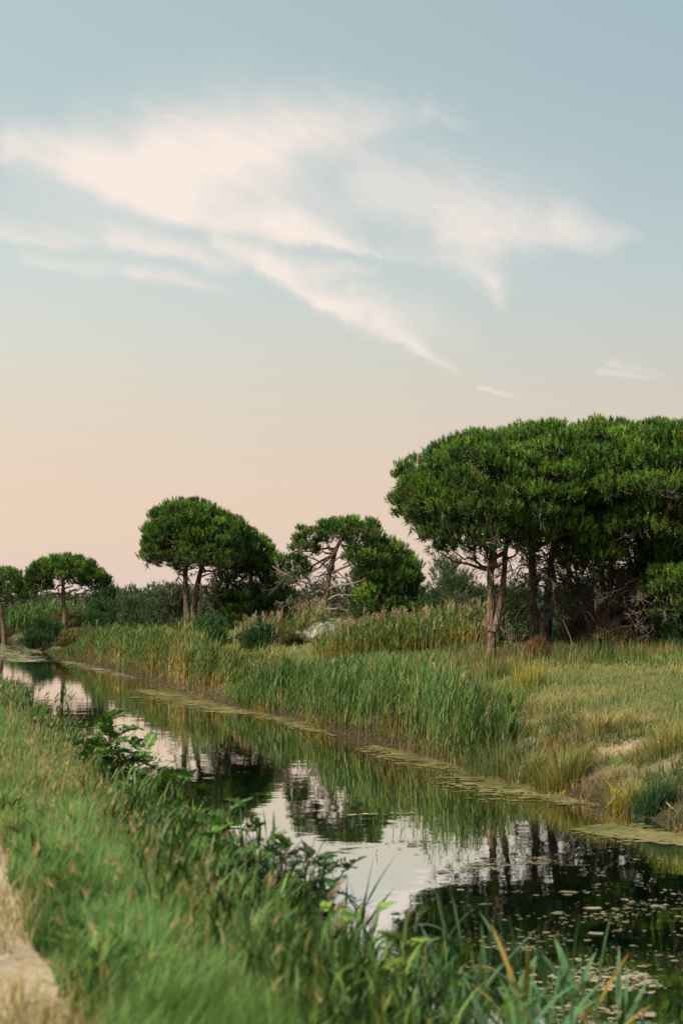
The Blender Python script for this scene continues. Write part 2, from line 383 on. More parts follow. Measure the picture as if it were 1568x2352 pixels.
mixf = np.clip((big*.6 + dirtn*.4 - .5)*3.5, 0, .8)[..., None]
gc = GREEN*(1-mixf) + TAN*mixf
gc = gc*(1-np.clip(1-np.abs(TG-10.1)/.8, 0, 1)[..., None]*.75)  # far waterline strip darkened: shade under the overhanging reeds put into the colour
sandy = np.clip(1.2-((SS-21.5)/5.5)**2-((TG-10.95)/.95)**2, 0, 1)*np.clip((vnoise(gx/.5, gy/.5, 24, 4)-.46)*5, 0, 1)*.8; sandy = sandy[..., None]
gc = gc*(1-sandy) + np.array([.44, .35, .25])*sandy
bank = (np.clip(1-np.abs(TG-11.0)/.9, 0, 1)*np.clip((dirtn-.3)*4, 0, 1))[..., None]
gc = gc*(1-bank) + np.array([.25, .19, .13])*bank
mud = np.clip(1-(gz-.02)/.35, 0, 1)[..., None]
gc = gc*(1-mud) + np.array([.05, .042, .03])*mud
gc = np.where(((TG > -3.2) & (TG < .95))[..., None], np.array([.33, .26, .15]), gc)
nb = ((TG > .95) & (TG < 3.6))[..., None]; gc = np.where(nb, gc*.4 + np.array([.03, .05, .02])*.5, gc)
# litter-covered earth under the pine stand
px_, py_ = gx-8.5, gy-44.5
stand = np.clip(1.15-np.sqrt((px_/6.5)**2 + (py_/4.2)**2), 0, 1)[..., None]; stand = np.clip(stand*3, 0, 1)
gc = gc*(1-stand) + np.array([.11, .072, .045])*stand
ns, nt_ = SS.shape; idx = np.arange(ns*nt_).reshape(ns, nt_)
a, b, c, d = idx[:-1, :-1].ravel(), idx[1:, :-1].ravel(), idx[1:, 1:].ravel(), idx[:-1, 1:].ravel()
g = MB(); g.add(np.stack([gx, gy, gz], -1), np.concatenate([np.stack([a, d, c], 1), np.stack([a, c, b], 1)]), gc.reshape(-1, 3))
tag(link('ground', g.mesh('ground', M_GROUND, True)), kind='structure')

w = MB(); x4, y4 = st_xy(np.array([-600, 4000, 4000, -600.]), np.array([3.0, 3.0, 11.5, 11.5]))
w.add(np.stack([x4, y4, 0*x4], 1), [(0, 3, 2), (0, 2, 1)], (0, 0, 0))
tag(link('canal_water', w.mesh('canal_water', M_WATER)), kind='structure')

sg2 = cat_(np.arange(-20, 3, .5), np.arange(3, 22, .07), np.arange(22, 120, .4)); tg2 = np.linspace(-2.4, .72, 14); S2, T2 = np.meshgrid(sg2, tg2, indexing='ij')
T2 = T2.copy(); T2 = np.where(T2 > 0, T2*(1.08 + (vnoise(sg2/.8, sg2*0, 31, 5)-.5)*.55)[:, None], T2); T2[:, 0] += (vnoise(sg2/.7, sg2*0+4, 32)-.5)*.5
x2, y2 = st_xy(S2, T2); i2 = np.arange(S2.size).reshape(S2.shape)
a, b, c, d = i2[:-1, :-1].ravel(), i2[1:, :-1].ravel(), i2[1:, 1:].ravel(), i2[:-1, 1:].ravel()
p = MB(); p.add(np.stack([x2, y2, zg(x2, y2)+.018], -1), np.concatenate([np.stack([a, d, c], 1), np.stack([a, c, b], 1)]), (.5, .4, .3))
tag(link('path', p.mesh('path', M_PATH, True)), kind='structure')

# ------------------------------------------------------------------ grass
def mixcol(f, A, B): return np.asarray(A)*(1-f[:, None]) + np.asarray(B)*f[:, None]
def roots(s, t):
    x, y = st_xy(s, t); return np.stack([x, y, zg(x, y)-.01], 1)
def scatter_st(n, s0, s1, t0, t1, rng, power=1.0):
    """denser near the camera: s drawn with weight 1/s^power"""
    q = rng.uniform(0, 1, n)
    s = (s0**(1-power) + q*(s1**(1-power)-s0**(1-power)))**(1/(1-power)) if power != 1 else s0*(s1/s0)**q
    return s, rng.uniform(t0, t1, n)
rg = np.random.default_rng(101)
G = MB()
s, t = scatter_st(245000, 4.0, 75, .4, 2.95, rg, 1.35)
edge = (vnoise(s/.8, s*0+1, 41)-.3)*.5; keep = (t > .58+edge*rg.uniform(.2, 1, len(s)))
s, t = s[keep], t[keep]; P = roots(s, t); n = len(P)
patch = vnoise(s/1.7, t/.9, 42); patch2 = vnoise(s/.5, t/.4, 43)
tuft = vnoise(s/.28, t/.22, 91, 2); H = (.07 + .22*patch + .34*tuft)*rg.uniform(.55, 1.25, n)*np.interp(t, [.6, 1.1, 3.2], [.5, .95, 1.0])
H = np.minimum(H, np.clip(top_h(P[:, 0], P[:, 1], NEARV), .1, 1)*rg.uniform(.55, 1.05, n)*np.interp(t, [1.4, 1.8], [1, .6]))
Wd = rg.uniform(.005, .011, n)*np.clip(s/12, .85, 4)
dryf = np.clip((vnoise(s/2.6, t/.9, 44)*.7+vnoise(s/.5, t/.35, 93)*.3-.5)*2.4*np.interp(s, [5, 9, 14], [.5, .9, 1.2]) + rg.normal(.0, .2, n) - np.interp(s, [7, 12, 24, 30], [.16, .08, .08, .3]), 0, 1)
green = mixcol(rg.uniform(0, 1, n), (.055, .17, .05), (.16, .3, .075)); green = mixcol(np.clip(vnoise(s/2.5, t, 45)*1.6-.5, 0, 1)*.8, green, (.075, .2, .07))
col = mixcol(dryf*.6, green, (.42, .34, .17))
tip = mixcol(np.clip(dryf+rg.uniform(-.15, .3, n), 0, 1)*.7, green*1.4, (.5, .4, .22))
blades(G, P, H, Wd, rg.normal(0, .75, n) + (vnoise(s/.6, t/.4, 92)-.5)*9, rg.uniform(.05, .8, n), col*(.1+.95*tuft)[:, None], 3, rg, 1.0, .12, tip*1.1*rg.uniform(.55, 1.3, (n, 1)))  # bases darkened in the gaps between tufts, shade put into the blade colour
# seed heads standing above the blades
s, t = scatter_st(4500, 6, 50, .8, 2.4, rg, 1.2); k = (vnoise(s/2.6, t/.9, 44) > .5) & (rg.uniform(0, 1, len(s)) < np.interp(s, [5, 9, 14], [.08, .3, 1])); s, t = s[k], t[k]; P = roots(s, t); n = len(P)
H = rg.uniform(.32, .52, n)*np.interp(t, [.5, 1.2], [.6, 1]); az = rg.normal(.3, 1.0, n); ln = rg.uniform(.05, .3, n)
blades(G, P, H, np.full(n, .004)*np.clip(s/12, .8, 3), az, ln, np.tile((.36, .31, .15), (n, 1)), 3, rg)
tipP = P + np.stack([np.cos(az)*ln*H, np.sin(az)*ln*H, H*.97], 1)
tufts(G, tipP, np.stack([np.cos(az)*.4, np.sin(az)*.4, np.ones(n)], 1), 5, .045, .007, .18, mixcol(rg.uniform(0, 1, n), (.42, .33, .18), (.25, .24, .11)), rg)
# broad weeds, docks and taller stalks mixed in
s, t = scatter_st(5200, 4.6, 40, .7, 2.8, rg, 1.3); k = vnoise(s/.5, t/.4, 94) > .52; s, t = s[k], t[k]; P = roots(s, t); n = len(P)
for q in range(6):
    P2 = P + rg.normal(0, .03, P.shape)*np.array([1, 1, 0]); P2[:, 2] += rg.uniform(0, .16, n)
    c = mixcol(rg.uniform(0, 1, n), (.04, .12, .03), (.15, .25, .06)); yb = rg.uniform(0, 1, n) < .1; c[yb] = (.36, .26, .09)
    blades(G, P2, rg.uniform(.1, .26, n), rg.uniform(.016, .034, n), rg.uniform(-pi, pi, n), rg.uniform(.3, 1.1, n), c*.85, 4, rg, 1.0, .5, c*1.2)
s, t = scatter_st(2600, 5, 45, .7, 2.7, rg, 1.2); k = rg.uniform(0, 1, len(s)) < np.interp(s, [5, 9, 14], [.15, .4, 1]); s, t = s[k], t[k]; P = roots(s, t); n = len(P); H = rg.uniform(.35, .75, n)*np.interp(t, [.6, 1.2], [.7, 1])
az = rg.uniform(-pi, pi, n); ln = rg.uniform(.05, .45, n); c = mixcol(rg.uniform(0, 1, n), (.16, .22, .08), (.45, .35, .19))
blades(G, P, H, np.full(n, .005)*np.clip(s/12, .9, 3), az, ln, c*.8, 4, rg, 1, 0, c*1.1)
tufts(G, P + np.stack([np.cos(az)*ln*H, np.sin(az)*ln*H, H*.95], 1), np.stack([np.cos(az)*ln*2, np.sin(az)*ln*2, np.ones(n)], 1), 7, .06, .008, .3, c*1.1, rg)
tag(link('bank_grass', G.mesh('bank_grass', M_GRASS)), 'tall green and straw coloured grass on the near bank between path and canal', 'grass', kind='stuff')

G = MB()     # dry wisps along the track
s, t = scatter_st(26000, 4.0, 30, -2.2, .75, rg, 1.3); k = vnoise(s/.6, t/.5, 46) + .12*(t > .3) > .47; s, t = s[k], t[k]; P = roots(s, t); P[:, 2] += .04; n = len(P)
col = mixcol(rg.uniform(0, 1, n)**.6, (.16, .2, .06), (.5, .39, .21))
blades(G, P, rg.uniform(.04, .13, n)*(.6+1.1*(t > .3)), rg.uniform(.004, .008, n), rg.uniform(0, 2*pi, n), rg.uniform(.2, 1.2, n), col, 3, rg)
tag(link('track_grass', G.mesh('track_grass', M_GRASS)), 'sparse dry grass growing on the sandy track', 'grass', kind='stuff')

G = MB(); n = 2600; s, t = scatter_st(n, 4.5, 26, -2.2, .75, rg, 1.2); P = roots(s, t)   # grit lying on the track
pr = .006*rg.lognormal(0, .6, n); th = np.array([0, 2.1, 4.2]); ring = np.stack([np.cos(th), np.sin(th), 0*th], 1)
V = np.concatenate([P[:, None]+np.array([0, 0, .025])+ring[None]*pr[:, None, None]*rg.uniform(.7, 1.5, (n, 3, 1)), (P+np.array([0, 0, .026])+np.stack([0*pr, 0*pr, pr*rg.uniform(.6, 1.2, n)], 1))[:, None]], 1)
fq = np.array([(0, 1, 3), (1, 2, 3), (2, 0, 3)])[None] + (np.arange(n)*4)[:, None, None]
G.add(V.reshape(-1, 3), fq.reshape(-1, 3), np.repeat(mixcol(rg.uniform(0, 1, n), (.22, .17, .12), (.55, .5, .43)), 4, 0))
tag(link('gravel', G.mesh('gravel', M_STRAW)), 'grit and small stones strewn over the sandy track', 'gravel', kind='stuff')
G = MB()     # the meadow beyond the canal
s, t = scatter_st(230000, 14, 150, 10.9, 30, rg, 1.15); t = 10.9 + (t-10.9)**1.0
P = roots(s, t); x, y = P[:, 0], P[:, 1]; n = len(P)
shade = np.sqrt(((x-8.5)/6.0)**2 + ((y-45)/4.0)**2); bare = vnoise(x/1.6, y/1.6, 21)
k = (shade > 1 - .25*rg.uniform(0, 1, n)) & (bare + rg.normal(0, .12, n) > .3); s, t, P, x, y = s[k], t[k], P[k], x[k], y[k]; n = len(P)
big = vnoise(x/6., y/6., 22)*.6 + vnoise(x/1.6, y/1.6, 21)*.4
dryf = np.clip((big-.54)*3.2 + rg.normal(0, .26, n), 0, 1)
col = mixcol(dryf, mixcol(rg.uniform(0, 1, n), (.075, .15, .05), (.2, .26, .08)), mixcol(rg.uniform(0, 1, n), (.4, .31, .16), (.3, .28, .1)))
tall = vnoise(x/2.2, y/2.2, 48)
H = (.07 + .8*np.clip(tall-.5, 0, 1) + .12*np.clip(vnoise(x/.6, y/.6, 57)-.45, 0, 1))*rg.uniform(.5, 1.7, n)
blades(G, P, H, rg.uniform(.012, .024, n)*np.clip(s/32, .7, 4), rg.uniform(0, 2*pi, n), rg.uniform(.1, .8, n), col*.9, 3, rg, 1.0, .1, col*1.25)
# rank yellowing grass at the foot of the pines
s, t = None, None
cx = np.concatenate([rg.uniform(2.5, 14, 9000), rg.normal(2.7, 1.4, 2600)]); cy = np.concatenate([rg.normal(39.6, 1.0, 9000), rg.normal(38, 1.6, 2600)])
k = vnoise(cx/.9, cy/.9, 49) > .5; cx, cy = cx[k], cy[k]; n = len(cx); P = np.stack([cx, cy, zg(cx, cy)-.02], 1)
f = np.clip(vnoise(cx/.8, cy/1.2, 50)*2.6-1.0 + rg.normal(0, .25, n), 0, 1)
col = mixcol(f, (.08, .14, .045), (.3, .25, .1))*rg.uniform(.6, 1.2, (n, 1))
blades(G, P, rg.uniform(.2, .72, n)*(.3+1.3*vnoise(cx/.9, cy/.9, 53)), rg.uniform(.012, .02, n), rg.uniform(0, 2*pi, n), rg.uniform(.05, .4, n), col*.85, 3, rg, 1, .05, col*1.2)
# thin grass straggling over the eroded bank
s, t = rg.uniform(15.5, 30, 26000), rg.normal(11.1, .75, 26000); k = (vnoise(s/.45, t/.35, 54)+rg.normal(0, .05, len(s)) > .47) & (t > 9.95); s, t = s[k], t[k]; P = roots(s, t); P[:, 2] = np.maximum(P[:, 2], 0); n = len(P)
f = np.clip(vnoise(s/1.1, t/.8, 55)*2.4-.75 + rg.normal(0, .22, n), 0, 1); col = mixcol(f, (.075, .13, .045), (.33, .26, .13))*rg.uniform(.6, 1.2, (n, 1))
blades(G, P, rg.uniform(.08, .36, n)*(.4+vnoise(s/.6, t/.5, 56)), rg.uniform(.007, .014, n), rg.normal(-2.6, 1.3, n), rg.uniform(.1, .9, n), col*.85, 3, rg, 1, .2, col*1.2)
tag(link('meadow_grass', G.mesh('meadow_grass', M_GRASS)), 'patchy green and dry golden grass across the meadow beyond the canal', 'grass', kind='stuff')

# ------------------------------------------------------------------ reeds
def reed_mass(name, label, P, H, rng, lw=.022, nl=7, leafL=.42, plume=0.0, golden=.2, lean=.2, lab_kind='stuff'):
    n = len(P); mb = MB(); az = rng.normal(0, .7, n) + (vnoise(P[:, 0]/1.1, P[:, 1]/1.1, 69)-.5)*7; ln = np.where(rng.uniform(0, 1, n) < .07, rng.uniform(.5, 1.1, n), rng.uniform(.02, lean*2, n))*(.3+1.4*vnoise(P[:, 0]/.8, P[:, 1]/.8, 70))
    gf = np.clip(vnoise(P[:, 0]/1.5, P[:, 1]/1.5, 61)*2-1.15+golden*2 + rng.normal(0, .22, n), 0, 1)
    gcol = mixcol(rng.uniform(0, 1, n), (.034, .115, .03), (.16, .255, .06))*rng.uniform(.45, 1.35, (n, 1))
    scol = mixcol(gf*.85, gcol, (.40, .28, .09))
    blades(mb, P, H, np.full(n, lw*.55), az, ln, mixcol(np.full(n, .6), scol*.8, (.26, .2, .1)), 3, rng, 1, 0, scol)
    for k in range(nl):
        f = rng.uniform(.18, 1.0, n)
        q = P + np.stack([np.cos(az)*ln*H*f**1.6, np.sin(az)*ln*H*f**1.6, H*f], 1)
        la = az + rng.normal(0, 1.3, n); L = leafL*rng.uniform(.6, 1.25, n)*np.interp(f, [0, .6, 1], [.8, 1.1, .8])
        yf = np.clip(gf*.9 + rng.normal(0, .18, n) + (.25-f)*.9, 0, 1)
        c = mixcol(yf, gcol*rng.uniform(.75, 1.3, (n, 1)), (.42, .27, .07))
        blades(mb, q, L, lw*rng.uniform(.7, 1.3, n), la, rng.uniform(.2, .8, n), c, 4, rng, 1.0, rng.uniform(.1, .55), c*1.1)
    if plume > 0:
        k = rng.uniform(0, 1, n) < plume
        q = P[k] + np.stack([np.cos(az)*ln*H, np.sin(az)*ln*H, H], 1)[k]; m = len(q)
        c = mixcol(rng.uniform(0, 1, m), (.26, .19, .12), (.44, .36, .24))
        for j in range(4):
            tufts(mb, q + np.array([.0, 0, .09*j-.05]) + rng.normal(0, .012, (m, 3)), np.stack([np.cos(az[k])*.7, np.sin(az[k])*.4, np.ones(m)], 1), 6, .13, .03, .28, c, rng)
    return tag(link(name, mb.mesh(name, M_REED)), label, 'reeds', kind=lab_kind)
def band(n, s0, s1, t0, t1, rng, dens=None, power=1.0):
    s, t = scatter_st(n, s0, s1, t0, t1, rng, power)
    if dens is not None: k = rng.uniform(0, 1, n) < dens(s, t); s, t = s[k], t[k]
    return s, t
rr = np.random.default_rng(202)
# middle stand
s, t = band(9500, 24.0, 45.8, 9.7, 12.0, rr, lambda s, t: np.clip(1.25-np.abs(t-10.9-.35*np.sin(s*.7))/1.3, 0, 1)*np.interp(s, [24, 26.5, 43, 45.5], [.35, 1, 1, .2])*np.interp(CU+F*st_xy(s, t)[0]/st_xy(s, t)[1], [1090, 1200], [1, .04])*np.clip(vnoise(s/1.4, t/.8, 62)*2.8-.65, .08, 1))
H = np.clip(top_h(*st_xy(s, t), FARV), .3, 2)*(.2+1.1*vnoise(s/1.5, t/.7, 63))*rr.uniform(.55, 1.18, len(s))
reed_mass('reed_stand', 'wide dense green reed stand along the far waterline in the middle', roots(s, t), H, rr, .015, 8, .42, 0.012, .14)
# far stand, taller
s, t = band(8200, 48.0, 106, 9.8, 13.0, rr, lambda s, t: np.clip(1.3-np.abs(t-11)/1.6, 0, 1)*np.interp(s, [48, 51, 95, 106], [.3, 1, 1, .3])*np.clip(vnoise(s/2, t, 64)*2.2-.2, .2, 1), 1.2)
H = np.clip(top_h(*st_xy(s, t), FARV), .3, 2.8)*(.25+1.02*vnoise(s/1.9, t/.8, 65))*rr.uniform(.55, 1.18, len(s))
reed_mass('reed_stand', 'tall reed stand with golden leaves in front of the close pine pair', roots(s, t), H, rr, .025, 8, .5, 0.0, .3)
# plumed reed bed behind the meadow
x = rr.uniform(-1.0, 5.2, 3600); y = rr.normal(51.5, 1.3, 3600)-.18*x; k = rr.uniform(0, 1, 3600) < np.interp(x, [-1, .6, 4.6, 5.2], [.1, 1, 1, .6]); x, y = x[k], y[k]
P = np.stack([x, y, zg(x, y)-.02], 1)
reed_mass('plumed_reed_bed', 'reed bed with feathery tan plumes standing behind the meadow', P, (.85+.5*vnoise(x/1.2, y, 66))*rr.uniform(.6, 1.15, len(x))*np.interp(x, [-1, 1.5, 4], [.7, 1, 1.1]), rr, .02, 7, .38, .1, .3, .07)
x = rr.uniform(-4.6, -.6, 620); y = rr.normal(61, .8, 620); P = np.stack([x, y, zg(x, y)-.02], 1)
reed_mass('plumed_reed_bed', 'thin row of plumed reeds behind the grey clay mounds', P, rr.uniform(.45, 1.25, len(x)), rr, .022, 5, .35, .25, .34, .07)
# pale reed patch far up the canal
q = at(60, 1440, 165); x = rr.normal(q[0], 2.6, 1200); y = rr.normal(q[1], 2.5, 1200); P = np.stack([x, y, zg(x, y)], 1)
reed_mass('pale_reed_patch', 'pale grey-green reed patch far up the canal between two pines', P, rr.uniform(1.4, 2.9, len(x)), rr, .09, 6, .9, 0, .0)
# near-bank reeds at the left edge
s, t = band(3300, 22, 60, 1.5, 3.0, rr, lambda s, t: np.clip(vnoise(s/1.7, t/.8, 67)*2.6-.75, 0, 1)*np.interp(s, [22, 27], [.35, 1]))
reed_mass('reed_stand', 'blue-green reed stand on the near bank at the bend of grass edge', roots(s, t), np.clip(top_h(*st_xy(s, t), NEARV), .16, .95)*.8*rr.uniform(.5, 1.15, len(s)), rr, .016, 7, .3, .02, .0)
# reeds and rank growth along the near waterline
s, t = band(2600, 8.2, 26, 1.7, 2.95, rr, lambda s, t: np.clip(vnoise(s/1.0, t/.6, 68)*2.8-.9, 0, 1)*np.interp(t, [2.2, 2.9], [.45, 1]))
reed_mass('waterside_reeds', 'loose green reeds leaning out from the near bank over the water', roots(s, t), np.clip(top_h(*st_xy(s, t), NEARV), .14, .9)*.62*rr.uniform(.4, 1.2, len(s)), rr, .011, 7, .24, .01, -.12, .25)

# ------------------------------------------------------------------ pines
def lobe(u0, u1, vt, vr, d, ry, n, rc=.55, low=-.25, skew=0.0):
    """bough centres over a domed lobe of crown: left/right edge, top and rim seen at distance d, depth radius ry"""
    c = at((u0+u1)/2, vr, d); rx = (u1-u0)/2*d/F; rz = (vr-vt)*d/F
    return dict(c=c, rx=max(rx-rc*.6, .2), ry=max(ry-rc*.5, .2), rz=max(rz-rc*.55, .15), n=n, rc=rc, low=low, skew=skew)
def lobe_pts(L, rng):
    n = L['n']; i = np.arange(n)+.5; z = 1-(1-L['low'])*i/n; th = i*2.39996 + rng.uniform(0, 6)
    r = np.sqrt(np.clip(1-z*z, 0, 1)); dirs = np.stack([r*np.cos(th), r*np.sin(th), z], 1)
    dirs = unit(dirs + rng.normal(0, .07, dirs.shape))
    sc = rng.uniform(.8, 1.03, (n, 1))
    sc = np.where(rng.uniform(0, 1, (n, 1)) < .14, sc*1.07, sc)
    zf = np.where(dirs[:, 2:3] < 0, .45, 1.0)
    p = L['c'] + dirs*np.array([L['rx'], L['ry'], L['rz']])*np.concatenate([sc, sc, 1+(sc-1)*.35], 1)*np.concatenate([np.ones((n, 2)), zf], 1)
    p[:, 2] += L['skew']*(p[:, 0]-L['c'][0])
    return p, dirs
NEEDLE_A, NEEDLE_B, NEEDLE_OLD = np.array([.02, .07, .016]), np.array([.16, .29, .035]), np.array([.085, .08, .035])
def pine(label, base, trunks, lobes, seed, nl=.22, nw=.03, tpc=34, nn=13, nlimb=9, twigs=3, bare=(), dead=(), extra=(), zlow=.55, group='umbrella pines along the canal', trunk_r=.15, bright=1.0, litter=None, name='pine_tree', cat='pine tree', sides=9):
    """an umbrella pine: trunks, limbs into the crown, bare dead branches, crown of needle brushes"""
    rng = np.random.default_rng(seed); base = np.array([base[0], base[1], float(zg(base[0], base[1]))-.05])
    root = empty(name, base, label, cat, group); ends = []
    for ti, (pts, r0, r1) in enumerate(trunks):
        pts = np.array([np.asarray(p, float) for p in pts])
        m = 14; tt = np.linspace(0, len(pts)-1, m); P = np.stack([np.interp(tt, np.arange(len(pts)), pts[:, k]) for k in range(3)], 1)
        P[1:-1] = (P[:-2] + 2*P[1:-1] + P[2:])/4; P += rng.normal(0, r0*.12, P.shape)*np.array([1, 1, 0])
        P[0, 2] = zg(P[0, 0], P[0, 1])-.08 if ti == 0 or abs(P[0, 2]-base[2]) < .6 else P[0, 2]
        R = np.linspace(r0, r1, m)*(1+.2*np.exp(-np.linspace(0, 9, m)))*rng.uniform(.93, 1.07, m)
        mb = MB(); tubes(mb, P[None], R[None], sides, (1, 1, 1)); link('trunk', mb.mesh('trunk', M_BARK, True, base), root); ends.append(P)
    C, D, RC = [], [], []
    for L in lobes:
        p, dd = lobe_pts(L, rng); C.append(p); D.append(dd); RC.append(np.full(len(p), L['rc']))
    for (u, v, d, rc) in extra: C.append(at(u, v, d)[None]); D.append(np.array([[0, -.2, 1.]])); RC.append(np.array([rc]))
    C, D, RC = np.concatenate(C), np.concatenate(D), np.concatenate(RC)
    # limbs
    top = np.concatenate([P[int(len(P)*zlow):] for P in ends])
    order = [0]; dist = np.linalg.norm(C-C[0], axis=1)
    for _ in range(min(nlimb, len(C))-1):
        j = int(dist.argmax()); order.append(j); dist = np.minimum(dist, np.linalg.norm(C-C[j], axis=1))
    lp = []
    for j in order:
        e = C[j]-np.array([0, 0, RC[j]*.3]); sc = np.linalg.norm((top-e)*np.array([1, 1, 1.]), axis=1) + np.where(top[:, 2] > e[2]-.25*np.linalg.norm((top-e)[:, :2], axis=1), 5, 0)
        b = top[int(np.argmin(sc + rng.uniform(0, .7, len(sc))))]
        q = curve(b, e, 8, rng.uniform(.02, .09), rng, .06); lp.append(q); mb = MB()
        l_ = np.linalg.norm(e-b); tubes(mb, q[None], np.linspace(min(.085, .03+.014*l_)*trunk_r/.15, .014, 8)[None], 5, (.95, .93, .92))
        link('limb', mb.mesh('limb', M_BARK, True, base), root)
    LP = np.concatenate(lp); mb = MB(); q4 = []
    for j in range(len(C)):
        e = C[j]; k = int(np.argmin(np.linalg.norm(LP-e, axis=1)+rng.uniform(0, .2, len(LP)))); q4.append(curve(LP[k], e, 5, .03, rng, .09))
        for _ in range(twigs):
            dv = unit((D[j]*.5 + rng.normal(0, .6, 3)+np.array([0, 0, .25]))[None])[0]; q4.append(curve(e-dv*.1, e+dv*RC[j]*rng.uniform(.6, 1.0), 5, 0, rng, .1))
    tubes(mb, np.array(q4), np.tile(np.linspace(.022, .007, 5)*max(1, nw/.03), (len(q4), 1)), 3, (.75, .72, .7))
    tag(link('twigs', mb.mesh('twigs', M_DEAD, True, base), root), kind='stuff')
    # explicit bare limbs given as polylines
    for pts, r0 in bare:
        pts = np.array([np.asarray(p, float) for p in pts]); mm = 10; tt = np.linspace(0, len(pts)-1, mm)
        P = np.stack([np.interp(tt, np.arange(len(pts)), pts[:, k]) for k in range(3)], 1); P[1:-1] = (P[:-2]+2*P[1:-1]+P[2:])/4
        mb = MB(); tubes(mb, P[None], np.linspace(r0, r0*.35, mm)[None], 6, (1.1, 1.05, 1.0))
        l_ = np.linalg.norm(P[-1]-P[0]); g1 = branchlets(P[3:], 6, l_*.35, rng, 2, .05)
        for gi, arr in enumerate(g1): tubes(mb, arr, np.tile(np.linspace(r0*(.3 if gi == 0 else .16), r0*.07+.003, arr.shape[1]), (len(arr), 1)), 3, (1, .97, .95))
        link('bare_limb', mb.mesh('bare_limb', M_DEAD, True, base), root)
    for (p0, p1, n1, Ls, r0, gen) in dead:
        q = curve(p0, p1, 7, rng.uniform(-.1, .06), rng, .07); mb = MB(); tn = rng.uniform(.28, .85)**1.0
        tubes(mb, q[None], np.linspace(r0*1.05, r0*.4, 7)[None], 4, (tn, tn, tn))
        for gi, arr in enumerate(branchlets(q, n1, Ls, rng, gen, -.25, 5, 1.0)):
            tubes(mb, arr, np.tile(np.linspace(r0*.5*(.65**gi)+.003, .006, 5), (len(arr), 1)), 3, (tn, tn*.98, tn*.96))
        link('dead_branch', mb.mesh('dead_branch', M_DEAD, False, base), root)
    # crown
    k = tpc; n = len(C)*k; cj = np.repeat(np.arange(len(C)), k)
    dv = rng.normal(0, 1, (n, 3)); dv = unit(dv); dv[:, 2] = np.where(dv[:, 2] < -.25, -dv[:, 2], dv[:, 2]); dv = unit(dv + .55*D[cj] + np.array([0, 0, .2]))
    rad = RC[cj]*rng.uniform(.6, 1.08, n); P = C[cj] + dv*rad[:, None]*np.array([1.08, 1.08, .8])
    A = dv*.45 + D[cj]*.3 + np.array([0, 0, .95]); A = A + rng.normal(0, .14, A.shape)
    cb = rng.uniform(0, 1, len(C))**1.3; f = np.clip(cb[cj]*.8 + rng.normal(.0, .26, n) + .05, 0, 1)
    col = mixcol(f, NEEDLE_A, NEEDLE_B)*bright*rng.uniform(.65, 1.3, (n, 1))
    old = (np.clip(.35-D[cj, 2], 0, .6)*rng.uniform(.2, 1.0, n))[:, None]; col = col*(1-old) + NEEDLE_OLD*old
    tone = rng.normal(1, .13, (len(C), 1))*np.array([[1, 1, 1]]) + rng.normal(0, .1, (len(C), 1))*np.array([[1, .25, 0]]); col = col*np.clip(tone, .5, 1.5)[cj]
    brown = rng.uniform(0, 1, n) < .022; col[brown] = (.17, .10, .035)
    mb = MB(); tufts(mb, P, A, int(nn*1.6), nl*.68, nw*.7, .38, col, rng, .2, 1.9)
    # inner sprays of each bough, darkened: shade between boughs put into their colour
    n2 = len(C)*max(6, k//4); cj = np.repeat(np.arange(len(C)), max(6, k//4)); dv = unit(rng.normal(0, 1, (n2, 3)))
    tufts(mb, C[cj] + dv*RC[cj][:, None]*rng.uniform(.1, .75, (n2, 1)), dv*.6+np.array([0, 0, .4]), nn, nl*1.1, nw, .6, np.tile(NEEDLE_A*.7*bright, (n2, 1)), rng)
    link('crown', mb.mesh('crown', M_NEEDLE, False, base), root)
    return root

def gp(u, v, d, dz=None):
    q = at(u, v, d); return q
